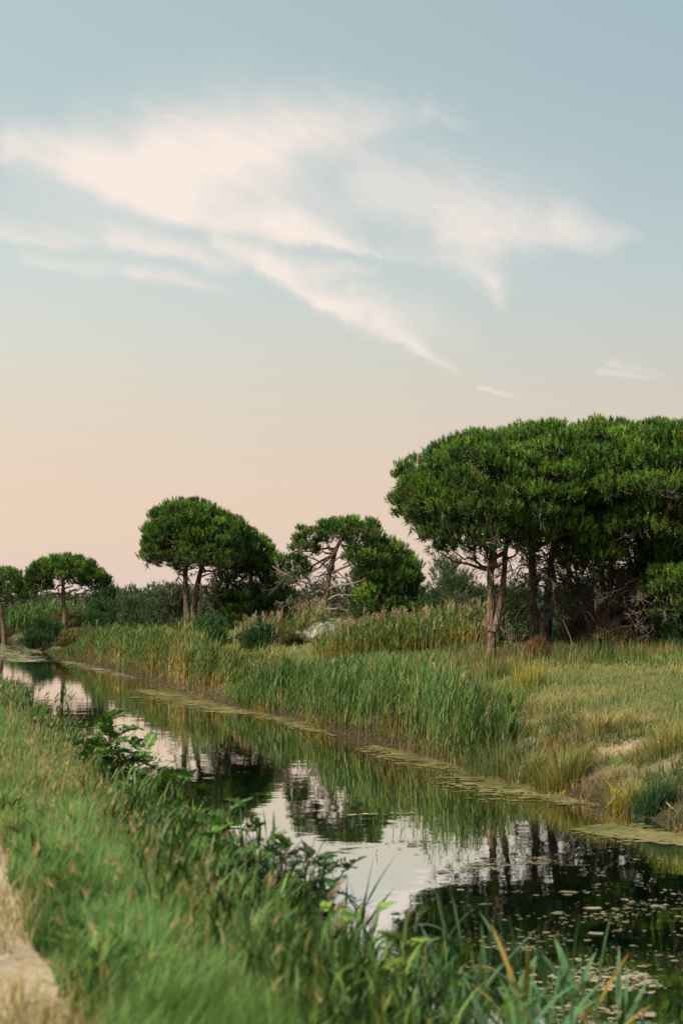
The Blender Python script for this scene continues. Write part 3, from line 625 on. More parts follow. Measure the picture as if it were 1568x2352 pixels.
# -- the big stand beyond the meadow
def ground_pt(u, d):
    x = at(u, 1410, d)[0]; return np.array([x, d, float(zg(x, d))])
def dead_set(rng, us, vs, d0, d1, n, span, gen=2, n1=7, Ls=.55, r0=.022, down=.15):
    out = []; n = int(n*1.5)
    for _ in range(n):
        u, v, d = rng.uniform(*us), rng.uniform(*vs), rng.uniform(d0, d1); p0 = at(u, v, d)
        th = rng.uniform(-pi, pi) ; L = rng.uniform(.5, 1.0)*span
        dv = np.array([cos(th), sin(th)*.8-.25, rng.normal(-down-.35, .4)]); out.append((p0, p0+dv*L, n1, Ls, r0*rng.uniform(.7, 1.3), gen))
    return out
rd = np.random.default_rng(303)
pine('tall umbrella pine with forked twin trunk at the open edge of the stand', ground_pt(1128, 41), [
    ([ground_pt(1128, 41), at(1126, 1420, 41), at(1127, 1340, 41), at(1131, 1265, 41), at(1140, 1180, 41.2)], .135, .075),
    ([at(1134, 1450, 40.95), at(1151, 1385, 40.9), at(1157, 1300, 41.1), at(1165, 1230, 41.3), at(1190, 1150, 41.5)], .105, .06)],
    [lobe(925, 1275, 1001, 1195, 41.2, 3.0, 130, .46, -.12), lobe(905, 1080, 1091, 1160, 40.8, 1.4, 24, .42, -.2), lobe(960, 1240, 1136, 1240, 40.6, 2.0, 36, .5, -.3)],
    11, .2, .03, 34, 13, 12, 3, extra=[(915, 1105, 41, .26), (928, 1085, 40.8, .3), (948, 1105, 40.7, .36), (962, 1075, 41, .38), (935, 1120, 40.8, .3), (930, 1150, 40.6, .3), (950, 1175, 41, .3), (1010, 1235, 40.4, .3), (985, 1205, 40.6, .3), (1040, 1255, 40.2, .26), (975, 1225, 41, .22), (1005, 1262, 40.6, .18), (940, 1130, 40.4, .28), (1090, 1265, 40.2, .34), (1120, 1280, 40.4, .3)],
    dead=dead_set(rd, (1000, 1200), (1215, 1275), 40, 41.5, 10, 1.3, 2, 6, .5, .018) + [(at(1110, 1435, 40.9), at(1095, 1500, 40.6), 4, .3, .02, 1), (at(1140, 1430, 41), at(1175, 1480, 40.6), 4, .3, .016, 1), (at(1118, 1450, 40.9), at(1150, 1425, 40.4), 4, .4, .024, 1)],
    zlow=.6, trunk_r=.16, group='umbrella pines of the big stand')
pine('umbrella pine with slim dark trunk just inside the stand', ground_pt(1228, 42.2), [
    ([ground_pt(1228, 42.2), at(1224, 1400, 42.2), at(1222, 1300, 42.2), at(1218, 1200, 42.4), at(1225, 1120, 42.6)], .14, .07)],
    [lobe(1065, 1420, 978, 1170, 42, 3.2, 140, .46, -.1), lobe(1150, 1370, 1126, 1235, 41.2, 1.8, 34, .5, -.3)],
    12, .2, .03, 34, 13, 11, 3, dead=dead_set(rd, (1160, 1340), (1240, 1400), 41.6, 44, 20, 1.5, 2, 7, .6, .02) + [(at(1222, 1380, 42), at(1190, 1510, 41.2), 3, .3, .028, 1), (at(1218, 1400, 42), at(1165, 1490, 41), 3, .3, .02, 1)],
    zlow=.6, trunk_r=.15, group='umbrella pines of the big stand')
pine('umbrella pine leaning slightly behind the slim dark trunk', ground_pt(1252, 43.2), [
    ([ground_pt(1250, 43.2), at(1256, 1400, 43.2), at(1262, 1310, 43.3), at(1275, 1220, 43.5), at(1300, 1130, 43.8)], .15, .07)],
    [lobe(1210, 1560, 974, 1160, 42.0, 3.4, 150, .46, -.1), lobe(1260, 1480, 1096, 1225, 42.2, 2.0, 42, .52, -.3), lobe(1285, 1430, 1165, 1275, 41.2, 1.2, 22, .42, -.5)],
    13, .2, .03, 34, 13, 11, 3, dead=dead_set(rd, (1240, 1420), (1250, 1420), 41.5, 43.5, 26, 1.7, 2, 8, .65, .022) + [(at(1248, 1445, 43), at(1272, 1475, 42.4), 3, .3, .03, 1), (at(1262, 1420, 43), at(1300, 1395, 42.4), 4, .4, .02, 1)],
    zlow=.6, trunk_r=.15, group='umbrella pines of the big stand', bright=1.05)
pine('umbrella pine with broken branch stubs deep in the shade of the stand', ground_pt(1482, 42.6), [
    ([ground_pt(1482, 42.6), at(1478, 1400, 42.6), at(1476, 1310, 42.6), at(1470, 1220, 42.8), at(1460, 1140, 43)], .16, .08)],
    [lobe(1330, 1680, 978, 1150, 41.3, 3.4, 150, .46, -.1), lobe(1370, 1620, 1081, 1225, 40.8, 1.9, 46, .52, -.35), lobe(1480, 1640, 1166, 1340, 41.0, 1.4, 34, .46, -.5), lobe(1500, 1620, 1230, 1390, 40.6, 1.0, 18, .4, -.5)],
    14, .2, .03, 34, 13, 12, 3, dead=dead_set(rd, (1380, 1560), (1250, 1450), 40.8, 43, 30, 1.7, 2, 8, .65, .022) + [(at(1482, 1400, 42.4), at(1532, 1355, 41.6), 3, .3, .035, 1), (at(1498, 1385, 42), at(1568, 1408, 41.4), 4, .4, .02, 1), (at(1485, 1440, 42), at(1560, 1440, 41.4), 5, .4, .02, 1)],
    zlow=.6, trunk_r=.16, group='umbrella pines of the big stand', bright=1.12)
pine('bushy umbrella pine at the outer end of the stand, needles hanging low', ground_pt(1690, 43.5), [
    ([ground_pt(1690, 43.5), at(1680, 1380, 43.5), at(1680, 1250, 43.5), at(1670, 1130, 43.5)], .17, .08)],
    [lobe(1500, 1900, 984, 1170, 42, 3.4, 90, .58, -.1), lobe(1540, 1800, 1136, 1330, 42, 2.2, 50, .55, -.5)],
    15, .22, .032, 32, 13, 9, 2, dead=dead_set(rd, (1480, 1640), (1280, 1450), 41, 43, 16, 1.5, 2, 8, .6, .022), zlow=.55, trunk_r=.16, group='umbrella pines of the big stand')
pine('umbrella pine standing hidden at the back of the stand', ground_pt(1370, 48.5), [
    ([ground_pt(1370, 48.5), at(1372, 1380, 48.5), at(1380, 1280, 48.5), at(1390, 1150, 48.6)], .17, .08), ([ground_pt(1392, 44.6), at(1396, 1390, 44.6), at(1402, 1290, 44.6), at(1410, 1190, 44.8)], .12, .06)],
    [lobe(1180, 1600, 1001, 1160, 48.5, 3.0, 70, .62, -.1), lobe(1260, 1600, 1216, 1420, 48.5, 1.6, 46, .65, -.9)],
    16, .24, .036, 30, 12, 9, 2, dead=dead_set(rd, (1290, 1500), (1250, 1430), 44, 46.5, 26, 2.0, 2, 8, .75, .024), zlow=.5, trunk_r=.16, group='umbrella pines of the big stand', bright=.85)
pine('low dense pine closing the back of the stand, needles to the ground', ground_pt(1560, 47.5), [
    ([ground_pt(1560, 47.5), at(1560, 1380, 47.5), at(1560, 1250, 47.5)], .15, .06)],
    [lobe(1420, 1760, 1216, 1420, 47.5, 1.7, 60, .65, -.9)],
    17, .24, .036, 30, 12, 6, 2, dead=dead_set(rd, (1400, 1580), (1300, 1460), 43.5, 45.5, 16, 1.8, 2, 8, .7, .022), zlow=.4, trunk_r=.15, group='umbrella pines of the big stand', bright=.75)

# -- the middle pine with its bare branches
d = 64
pine('half bare pine with grey branching trunk and thin dark crown', ground_pt(738, d), [
    ([ground_pt(736, d), at(741, 1410, d), at(750, 1360, d), at(757, 1310, d), at(770, 1260, d), at(790, 1225, d)], .17, .07)],
    [lobe(715, 885, 1194, 1242, d, 2.2, 30, .4, -.05), lobe(666, 740, 1212, 1262, d, 1.2, 9, .32, -.3), lobe(785, 890, 1240, 1290, d-.6, 1.5, 15, .4, -.4), lobe(650, 715, 1278, 1322, d+.5, 1.0, 7, .3, -.4)],
    21, .24, .036, 26, 12, 10, 3, extra=[(690, 1245, d, .28), (720, 1262, d, .26), (680, 1290, d, .24), (700, 1305, d, .25)],
    bare=[([at(742, 1395, d), at(730, 1375, d), at(715, 1352, d), at(705, 1325, d), at(690, 1300, d)], .07), ([at(750, 1358, d), at(728, 1345, d-.3), at(690, 1335, d-.5), at(650, 1318, d-.6), at(625, 1300, d-.6)], .085),
          ([at(752, 1355, d), at(775, 1344, d-.3), at(805, 1342, d-.6), at(835, 1332, d-.8)], .08), ([at(756, 1318, d), at(785, 1305, d-.2), at(812, 1295, d-.4), at(830, 1280, d-.4)], .07),
          ([at(750, 1380, d), at(775, 1365, d-.3), at(805, 1368, d-.6), at(850, 1366, d-.8)], .06), ([at(741, 1400, d), at(770, 1398, d-.5), at(800, 1402, d-.8)], .06),
          ([at(738, 1425, d), at(775, 1422, d-.5), at(800, 1418, d-.8)], .06), ([at(735, 1432, d), at(715, 1415, d-.6), at(690, 1388, d-1)], .06),
          ([at(757, 1310, d), at(735, 1290, d), at(710, 1280, d), at(680, 1265, d)], .05), ([at(765, 1280, d), at(755, 1250, d-.2), at(738, 1230, d-.3)], .045), ([at(760, 1325, d), at(790, 1328, d-.3), at(815, 1318, d-.4)], .05)],
    dead=dead_set(rd, (655, 800), (1270, 1400), d-.5, d+1.5, 14, 1.5, 2, 7, .6, .03, .05), zlow=.75, group='pines in the middle distance', trunk_r=.17)
d = 65
pine('bright green round pine with needles down to the reeds', ground_pt(890, d), [
    ([ground_pt(890, d), at(888, 1400, d), at(885, 1330, d), at(890, 1280, d)], .15, .06)],
    [lobe(808, 965, 1243, 1330, d, 2.2, 60, .5, -.7), lobe(850, 972, 1275, 1395, d, 2.0, 54, .5, -.8), lobe(812, 905, 1290, 1385, d-1.2, 1.2, 30, .45, -.7)],
    22, .25, .038, 28, 12, 8, 2, zlow=.3, group='pines in the middle distance', bright=1.25)
# -- the pine pair on the left
d = 73
pine('leading pine of the close pair, dark straight trunk and full domed crown', ground_pt(430, d), [
    ([ground_pt(430, d), at(429, 1380, d), at(426, 1320, d), at(423, 1270, d), at(428, 1225, d)], .17, .09)],
    [lobe(322, 545, 1154, 1250, d, 2.6, 92, .55, -.12), lobe(325, 420, 1215, 1285, d-.5, 1.4, 22, .42, -.4), lobe(400, 560, 1200, 1290, d-1.2, 1.6, 36, .5, -.4)],
    31, .27, .042, 30, 12, 10, 3, extra=[(345, 1265, d, .26), (370, 1275, d, .3), (352, 1250, d, .3), (395, 1290, d-.5, .3), (410, 1305, d-.5, .24)],
    dead=dead_set(rd, (400, 480), (1300, 1380), d-1, d+.5, 7, 1.3, 2, 6, .5, .03), zlow=.6, trunk_r=.18, group='pines in the middle distance', bright=1.05)
d = 74.5
pine('second pine of the close pair, reddish leaning trunk and sloping crown', ground_pt(446, d), [
    ([ground_pt(444, d), at(446, 1385, d), at(455, 1340, d), at(465, 1290, d), at(490, 1240, d)], .19, .08)],
    [lobe(440, 600, 1185, 1290, d, 2.2, 50, .52, -.3, -.12), lobe(520, 628, 1218, 1300, d+1, 1.8, 36, .48, -.4, -.3)],
    32, .27, .042, 30, 12, 9, 3, extra=[(612, 1255, d+1, .25), (625, 1268, d+1, .22)], bare=[([at(460, 1325, d), at(480, 1318, d-.6), at(500, 1316, d-1)], .06), ([at(457, 1345, d), at(470, 1352, d-.6), at(480, 1372, d-1), at(500, 1380, d-1.2)], .07), ([at(457, 1350, d), at(485, 1348, d-.6), at(510, 1342, d-1)], .05)],
    dead=dead_set(rd, (460, 560), (1300, 1400), d-2, d-.5, 10, 1.5, 2, 7, .6, .028), zlow=.6, trunk_r=.18, group='pines in the middle distance')
d = 76
pine('dark bushy pine between the close pair and the half bare pine', ground_pt(575, d), [
    ([ground_pt(575, d), at(577, 1390, d), at(578, 1300, d)], .16, .06)],
    [lobe(485, 660, 1262, 1380, d, 2.2, 60, .55, -.9), lobe(500, 665, 1345, 1430, d-2, 1.6, 40, .5, -.8), lobe(590, 680, 1270, 1400, d-1, 1.6, 34, .5, -.8)],
    33, .28, .045, 26, 12, 6, 2, zlow=.3, trunk_r=.15, group='pines in the middle distance', bright=.9)
# -- the two far pines
d = 126
pine('small far pine with flat crown standing alone by the water', ground_pt(148, d), [
    ([ground_pt(150, d), at(150, 1420, d), at(146, 1385, d), at(145, 1355, d), at(148, 1325, d)], .25, .12)],
    [lobe(62, 232, 1280, 1332, d, 3.0, 60, .62, -.1), lobe(175, 252, 1312, 1342, d, 1.8, 18, .5, -.3), lobe(60, 120, 1305, 1350, d, 1.6, 16, .5, -.4)],
    41, .42, .075, 22, 11, 11, 2, zlow=.6, trunk_r=.22, group='far pines up the canal')
d = 150
pine('farthest pine, partly cut off by the picture edge', ground_pt(2, d), [
    ([ground_pt(12, d), at(5, 1400, d), at(-2, 1370, d), at(-8, 1340, d)], .25, .12)],
    [lobe(-75, 75, 1308, 1365, d, 3.2, 60, .68, -.4)],
    42, .45, .085, 22, 11, 8, 2, zlow=.5, trunk_r=.22, group='far pines up the canal')

# ------------------------------------------------------------------ shrubs and thickets
def shrub(label, cat, u0, u1, vt, d, seed, colA, colB, ry=None, n=34, rc=.5, nl=.2, nw=.04, tpc=26, nn=9, upw=.9, spread=.5, name='shrub', vb=None, group=None, fuzz=.9):
    rng = np.random.default_rng(seed); gpt = ground_pt((u0+u1)/2, d); root = empty(name, gpt, label, cat, group)
    top = at((u0+u1)/2, vt, d)[2]; rx = (u1-u0)/2*d/F; hz = top-gpt[2]; ry = ry or rx*.8
    dirs = unit(rng.normal(0, 1, (n, 3))); dirs[:, 2] = np.abs(dirs[:, 2])**.8
    C = gpt + dirs*np.array([rx, ry, hz*.92])*rng.uniform(.55, 1.0, (n, 1)); C[:, 2] = np.maximum(C[:, 2], gpt[2]+rc*.2)
    mb = MB(); q = np.array([curve(gpt+rng.normal(0, .12, 3)*np.array([1, 1, 0]), c, 6, rng.uniform(-.08, .0), rng, .06) for c in C])
    tubes(mb, q, np.tile(np.linspace(.03, .008, 6), (n, 1)), 4, (.6, .55, .5)); link('stems', mb.mesh('stems', M_DEAD, True, gpt), root)['kind'] = 'stuff'
    k = tpc; cj = np.repeat(np.arange(n), k); dv = unit(rng.normal(0, 1, (n*k, 3)))
    P = C[cj] + dv*rc*rng.uniform(.3, 1.0, (n*k, 1))*np.array([1, 1, fuzz]); P[:, 2] = np.maximum(P[:, 2], gpt[2]+.03)
    A = dv*.5 + dirs[cj]*.3 + np.array([0, 0, upw]); f = np.clip(rng.uniform(0, 1, n)[cj]*.7 + rng.normal(.15, .2, n*k), 0, 1)
    mb = MB(); tufts(mb, P, A, nn, nl, nw, spread, mixcol(f, colA, colB), rng, .2)
    link('foliage', mb.mesh('foliage', M_LEAF, False, gpt), root); return root
TAM = ((.05, .085, .045), (.11, .155, .085)); OLV = ((.06, .08, .035), (.15, .15, .06)); DKG = ((.025, .07, .03), (.06, .125, .045)); BRN = ((.13, .1, .045), (.2, .19, .07))
TG_ = 'tamarisk thicket behind the canal'
for a_ in [
    ('feathery tamarisk left of the twin trunk, its wispy top against the sky', 'shrub', 985, 1115, 1242, 58, 501, *TAM, 1.6, 46, .5, .24, .03, 30, 9),
    ('dark tamarisk in the gap between round pine and big stand', 'shrub', 955, 1090, 1318, 62, 502, *DKG, 1.5, 36, .5, .22, .036, 28, 9),
    ('leafy shrub seen between the two trunks behind the stand', 'shrub', 1100, 1260, 1315, 53, 503, *DKG, 1.4, 44, .5, .22, .034, 28, 9),
    ('tamarisk shrub touching the trunk of the close pine pair', 'shrub', 345, 440, 1318, 92, 504, *TAM, 2.0, 40, .65, .34, .05, 26, 9),
    ('tamarisk with pointed tips left of the close pine pair', 'shrub', 278, 385, 1345, 100, 505, *TAM, 2.0, 40, .65, .36, .055, 26, 9),
    ('low tamarisk in the thicket beside the lone far pine', 'shrub', 195, 305, 1368, 112, 506, *DKG, 2.4, 36, .7, .36, .06, 26, 9),
    ('taller tamarisk tip behind the lone far pine crown', 'shrub', 205, 268, 1335, 135, 507, *DKG, 2.0, 26, .7, .45, .07, 24, 9),
    ('olive shrub under the crown of the lone far pine', 'shrub', 85, 215, 1392, 140, 508, *OLV, 2.4, 34, .8, .42, .07, 24, 9),
    ('grey-green thicket shrub between the two far pines', 'shrub', 40, 160, 1375, 190, 509, *TAM, 3.0, 34, 1.0, .5, .09, 22, 9),
    ('dark round bush overhanging the water below the lone far pine', 'bush', 58, 150, 1422, 112, 510, *DKG, 2.0, 40, .6, .32, .055, 28, 9),
    ('brownish bush on the waterline beside the dark round bush', 'bush', 135, 240, 1452, 98, 511, *BRN, 1.2, 34, .45, .3, .05, 26, 9),
    ('dark bush at the picture edge under the farthest pine', 'bush', -60, 50, 1435, 158, 512, *OLV, 2.2, 30, .8, .4, .07, 24, 9),
    ('dark green low bush by the meadow gap in front of the close pine pair', 'bush', 440, 520, 1408, 66, 513, *DKG, 1.2, 24, .4, .24, .04, 24, 9),
    ('small green bush on the grey clay mound', 'bush', 545, 640, 1432, 60, 514, *DKG, .9, 24, .3, .2, .03, 24, 9),
    ('low mat of green scrub between the clay mounds', 'bush', 640, 700, 1452, 58.5, 515, *OLV, .6, 18, .2, .18, .03, 22, 8),
    ('dense dark bush in the shade at the back of the big stand', 'bush', 1250, 1420, 1330, 50, 516, *DKG, 1.2, 64, .5, .24, .04, 30, 9),
    ('high dark thicket filling the back of the stand behind the branch stubs', 'bush', 1390, 1620, 1265, 50.5, 521, *DKG, 1.4, 90, .55, .24, .042, 30, 9),
    ('brown-green undergrowth between the leaning pine and the shaded pine', 'bush', 1285, 1480, 1400, 46, 522, (.05, .055, .03), (.1, .09, .045), .8, 50, .4, .22, .03, 26, 9),
    ('dark green bush at the picture edge beneath the big stand', 'bush', 1515, 1640, 1425, 41, 517, *DKG, 1.0, 34, .34, .2, .03, 26, 9),
    ('rusty brown dead bush in front of the stand', 'dead bush', 1195, 1290, 1478, 40.2, 518, (.12, .06, .032), (.21, .115, .06), .5, 22, .2, .2, .016, 22, 8),
    ('brown dry bush under the dead branches of the stand', 'dead bush', 1350, 1440, 1420, 41.5, 519, (.12, .075, .045), (.22, .14, .08), .7, 26, .3, .24, .018, 24, 8)]:
    shrub(*a_, group=TG_ if 'tamarisk' in a_[0] else None)

def treeline():
    rng = np.random.default_rng(520); mb = MB(); n = 1500
    u = rng.uniform(-700, 2300, n); d = rng.uniform(240, 420, n); x = (u-CU)/F*d; z0 = zg(x, d)
    P = np.stack([x, d, z0 + rng.uniform(.2, 1, n)**1.2*np.interp(vnoise(x/14, d/40, 71), [.2, .8], [2.5, 6.5])], 1)
    cj = np.repeat(np.arange(n), 22); dv = unit(rng.normal(0, 1, (len(cj), 3)))
    Q = P[cj] + dv*rng.uniform(.5, 2.2, (len(cj), 1)); Q[:, 2] = np.maximum(Q[:, 2], 2.1)
    tufts(mb, Q, dv+np.array([0, 0, .8]), 6, 1.0, .3, .5, mixcol(rng.uniform(0, 1, n)[cj], (.045, .075, .045), (.1, .13, .07)), rng)
    tag(link('distant_treeline', mb.mesh('distant_treeline', M_LEAF)), 'far low belt of trees along the horizon', 'treeline', kind='stuff')
treeline()

# ------------------------------------------------------------------ clay mounds, sand, stones
def mound(label, u, d, w_, dep, h, seed, mat, name='clay_mound', cat='mound', sink=.05):
    rng = np.random.default_rng(seed); c = ground_pt(u, d); nr, na = 14, 36
    r = np.linspace(0, 1, nr)[:, None]; th = np.linspace(0, 2*pi, na, endpoint=False)[None]
    rad = 1 + .35*(vnoise(np.cos(th)*1.5+seed, np.sin(th)*1.5, seed)-.5)
    x = c[0] + r*np.cos(th)*w_*rad; y = c[1] + r*np.sin(th)*dep*rad
    z = zg(x, y) - sink*r + h*(1-r**2)**1.3*(.55+.9*vnoise(x*1.6/max(w_, .5)*1.5, y*1.6, seed+1, 4))
    mb = MB(); i = np.arange(nr*na).reshape(nr, na); A, B = i[:-1], np.roll(i, -1, 1)[:-1]; Cc, Dd = np.roll(i, -1, 1)[1:], i[1:]
    mb.add(np.stack([x, y, z], -1), np.concatenate([np.stack([A.ravel(), Dd.ravel(), Cc.ravel()], 1), np.stack([A.ravel(), Cc.ravel(), B.ravel()], 1)]), (1, 1, 1))
    return tag(link(name, mb.mesh(name, mat, True, c), None, c), label, cat)
mound('largest grey clay mound at the foot of the half bare pine', 745, 60.5, 1.2, .9, .55, 601, M_CLAY)
mound('lower grey clay mound with scrub on its left side', 680, 60, .75, .6, .3, 602, M_CLAY)
mound('small pale clay mound beside the dark green bush', 600, 60.5, 1.0, .6, .42, 603, M_CLAY)
mound('bare pale sand hump on the bank behind the reed stand', 1195, 26.4, .55, .45, .2, 604, M_SAND, 'sand_hump', 'sand')
mound('flat pale stone in the grass near the twin trunked pine', 970, 36.5, .2, .14, .13, 608, M_STONE, 'stone', 'stone')

# ------------------------------------------------------------------ bank tussocks, sticks, roots
def tussock(label, u, d, r, h, n, colA, colB, seed, name='grass_tussock', cat='grass tussock', wd=.012, lean=.85, m=4, dz=0):
    rng = np.random.default_rng(seed); c = ground_pt(u, d)
    a = rng.uniform(0, 2*pi, n); q = np.sqrt(rng.uniform(0, 1, n))*r; x, y = c[0]+np.cos(a)*q*1.2, c[1]+np.sin(a)*q
    P = np.stack([x, y, zg(x, y)-.02+dz], 1); f = np.clip(rng.uniform(0, 1, n), 0, 1); col = mixcol(f, colA, colB)
    mb = MB(); blades(mb, P, h*rng.uniform(.5, 1.1, n), wd*rng.uniform(.6, 1.2, n), a+rng.normal(0, .6, n), rng.uniform(.05, lean, n)*(.3+q/r), col*.8, m, rng, 1, .1, col*1.2)
    return tag(link(name, mb.mesh(name, M_GRASS, False, c), None, c), label, cat)
YEL = ((.14, .17, .05), (.34, .29, .07))
tussock('yellow-green grass tussock on the bank beside the eroded slope', 1285, 23.4, .36, .66, 700, (.1, .15, .045), (.31, .26, .07), 701)
tussock('olive tussock leaning from the bank behind the sand hump', 1205, 24.6, .3, .5, 420, (.1, .15, .05), (.25, .24, .08), 702)
tussock('dark green rush clump at the edge of the water', 1492, 20.6, .22, .62, 420, (.02, .07, .03), (.06, .14, .05), 703, 'rush_clump', 'rushes', .012, .6)
tussock('yellow flowering weed at the foot of the bank', 1425, 21.3, .22, .42, 220, (.2, .2, .03), (.42, .34, .04), 704, 'weed_clump', 'weed', .016, .7)
tussock('low bright yellow weed at the waterline between algae mats', 1262, 22.8, .2, .18, 150, (.35, .27, .03), (.5, .38, .05), 705, 'weed_clump', 'weed', .016, .9)
tussock('olive grass tussock crowning the bank at the picture edge', 1545, 22.8, .4, .5, 420, *YEL, 706)
tussock('pale dry tussock behind the yellow-green one', 1385, 25.5, .45, .45, 380, (.22, .2, .08), (.42, .34, .15), 707)
tussock('tall thin yellow herb standing in the open meadow', 1215, 33.5, .35, .75, 160, (.22, .23, .05), (.42, .36, .05), 708, 'tall_herb', 'herb', .016, .3)
tussock('yellow leafed plant at the gap between the two reed stands', 635, 42.5, .5, .5, 240, (.3, .26, .04), (.42, .33, .05), 709, 'weed_clump', 'weed', .026, .8)
tussock('small bright green cushion plant on the bank in the reed gap', 555, 47.2, .45, .35, 260, (.12, .2, .04), (.25, .3, .06), 710, 'weed_clump', 'weed', .03, .8)
tussock('dense olive tussock just beyond the end of the reed stand', 1150, 25.6, .5, .75, 500, (.07, .13, .045), (.2, .22, .08), 711)
tussock('low green tussock near the rusty dead bush', 1130, 37, .6, .5, 420, (.08, .14, .045), (.28, .26, .09), 712, wd=.016)

def stick(label, pts, r, seed, name='dead_stick', cat='stick'):
    rng = np.random.default_rng(seed); pts = np.array(pts, float); m = 9; tt = np.linspace(0, len(pts)-1, m)
    P = np.stack([np.interp(tt, np.arange(len(pts)), pts[:, k]) for k in range(3)], 1) + rng.normal(0, r*.5, (m, 3)); c = P[0].copy()
    mb = MB(); tubes(mb, P[None], np.linspace(r, r*.45, m)[None]*rng.uniform(.85, 1.15, m), 6, (1.1, 1.0, .9))
    for arr in branchlets(P, 2, np.linalg.norm(P[-1]-P[0])*.25, rng, 1): tubes(mb, arr, np.tile(np.linspace(r*.45, r*.2, 5), (len(arr), 1)), 4, (1, .95, .9))
    return tag(link(name, mb.mesh(name, M_DEAD, True, c), None, c), label, cat)
def gpz(u, d, dz=0): q = ground_pt(u, d); q[2] = max(q[2], 0)+dz; return q
stick('pale bent stick slanting from the bank into the water', [at(1513, 1808, 20.9), at(1530, 1840, 20.4), at(1555, 1868, 20.0)], .022, 801)
stick('short pale stick poking up beside the waterline weeds', [gpz(1385, 21.4, .02), at(1440, 1795, 21.0)], .016, 802)
stick('thin grey stick leaning at the foot of the tussock', [gpz(1185, 24.2, .02), at(1200, 1740, 24.0)], .014, 803)
stick('dark broken stick on the bank top by the sand hump', [gpz(1495, 23.2, .1), gpz(1530, 23.0, .16)], .02, 804)
stick('weathered fallen branch lying before the slim dark trunk', [gpz(1195, 40.6, .05), gpz(1215, 40.4, .2), gpz(1245, 40.3, .24)], .04, 805, 'fallen_branch', 'branch')

G = MB()    # tangle of dead roots and stems hanging along the far waterline
s, t = band(6800, 15.5, 60, 9.75, 10.8, rg, lambda s, t: np.clip(vnoise(s/.9, t, 72)*2-.35, 0, 1)); P = roots(s, t); P[:, 2] = np.maximum(P[:, 2], 0)+.03; n = len(P)
col = mixcol(rg.uniform(0, 1, n), (.16, .105, .06), (.42, .31, .19))
blades(G, P, rg.uniform(.08, .34, n), rg.uniform(.008, .016, n)*np.clip(s/28, .8, 2), rg.normal(-2.6, 1.0, n), rg.uniform(.3, 1.4, n), col, 4, rg, .7, .8)
tag(link('dead_stem_tangle', G.mesh('dead_stem_tangle', M_STRAW)), 'tangle of dead brown stems and roots along the far waterline', 'dead stems', kind='stuff')

# ------------------------------------------------------------------ floating weed
def on_water(u, v):
    q = at(u, v, 1.0); k = -CAMZ/(q[2]-CAMZ); return np.array([q[0]*k, q[1]*k])
def discs(mb, P, r, z, rng, col, k=7, asp=1.0, az=0.0):
    n = len(P); th = np.arange(k)*2*pi/k; rr_ = r[:, None]*rng.uniform(.45, 1.15, (n, k))
    lx, ly = np.cos(th)*rr_*asp, np.sin(th)*rr_; x = P[:, :1] + lx*cos(az)-ly*sin(az); y = P[:, 1:2] + lx*sin(az)+ly*cos(az)
    V = np.stack([x, y, np.repeat(z[:, None], k, 1) + rng.uniform(0, .002, (n, k))], -1)
    V = np.concatenate([np.stack([P[:, 0], P[:, 1], z+.002], 1)[:, None], V], 1)
    f = np.array([(0, 1+j, 1+(j+1) % k) for j in range(k)])[None] + (np.arange(n)*(k+1))[:, None, None]
    mb.add(V.reshape(-1, 3), f.reshape(-1, 3), np.repeat(col, k+1, 0))
def mat_patch(label, u0, v0, u1, v1, wid, n, seed, cA=(.11, .12, .04), cB=(.25, .22, .115), frag=.4, r=.09, jit=.12):
    """a mat of weed drifting between two points of the water, wid metres across"""
    rng = np.random.default_rng(seed); a_, b_ = on_water(u0, v0), on_water(u1, v1); n *= 5; q = rng.uniform(0, 1, n)[:, None]
    dv = b_-a_; nv = np.array([-dv[1], dv[0]])/np.linalg.norm(dv); off = rng.normal(0, .45, n)*wid*np.interp(q[:, 0], [0, .25, .75, 1], [.35, 1, 1, .35])
    P = a_*(1-q) + b_*q + nv*off[:, None]
    gap = (vnoise(P[:, 0]*1.4, P[:, 1]*1.4, seed)*.5 + vnoise(P[:, 0]*2.6, P[:, 1]*5.5, seed+1, 5)*.5); k = gap + rng.normal(0, jit, n) - .25*np.abs(off)/wid > frag; P = P[k]; m = len(P)
    R = r*.42*rng.lognormal(0, .55, m); z = rng.uniform(.003, .012, m)
    f = np.clip(vnoise(P[:, 0]*2, P[:, 1]*2, seed+3)*1.8-.5+rng.normal(0, .2, m), 0, 1)
    mb = MB(); discs(mb, P, R, z, rng, mixcol(f, cA, cB), 8, 1.4, rng.uniform(-.4, .3)); c = np.array([*P.mean(0), 0])
    return tag(link('algae_mat', mb.mesh('algae_mat', M_ALGAE, False, c), None, c), label, 'algae', None, 'stuff')
mat_patch('long pale algae mat off the tip of the far reed stand', 330, 1585, 560, 1640, 1.3, 900, 901, r=.12)
mat_patch('narrow algae strip at the foot of the middle reed stand', 560, 1628, 780, 1690, .7, 700, 902, r=.09)
mat_patch('broken algae mat in front of the end of the reed stand', 880, 1712, 1090, 1775, 1.0, 900, 903, r=.08)
mat_patch('largest beige algae mat below the sandy bank', 1105, 1775, 1450, 1850, 1.5, 1900, 904, r=.08, frag=.3)
mat_patch('green-beige algae mat reaching the picture edge', 1350, 1900, 1610, 1935, .75, 900, 905, r=.07)
mat_patch('thin pale weed streak beside the reflected pine crown', 800, 1873, 950, 1868, .1, 130, 906, (.3, .29, .2), (.45, .42, .32), .5, .035)
mat_patch('pale broken weed streaks far up the canal', -40, 1478, 70, 1520, 3.2, 800, 907, (.25, .26, .16), (.4, .38, .28), .42, .22)
mat_patch('faint weed streaks off the brownish waterline bush', 150, 1520, 330, 1560, 1.0, 300, 908, (.2, .21, .12), (.36, .34, .24), .42, .14)
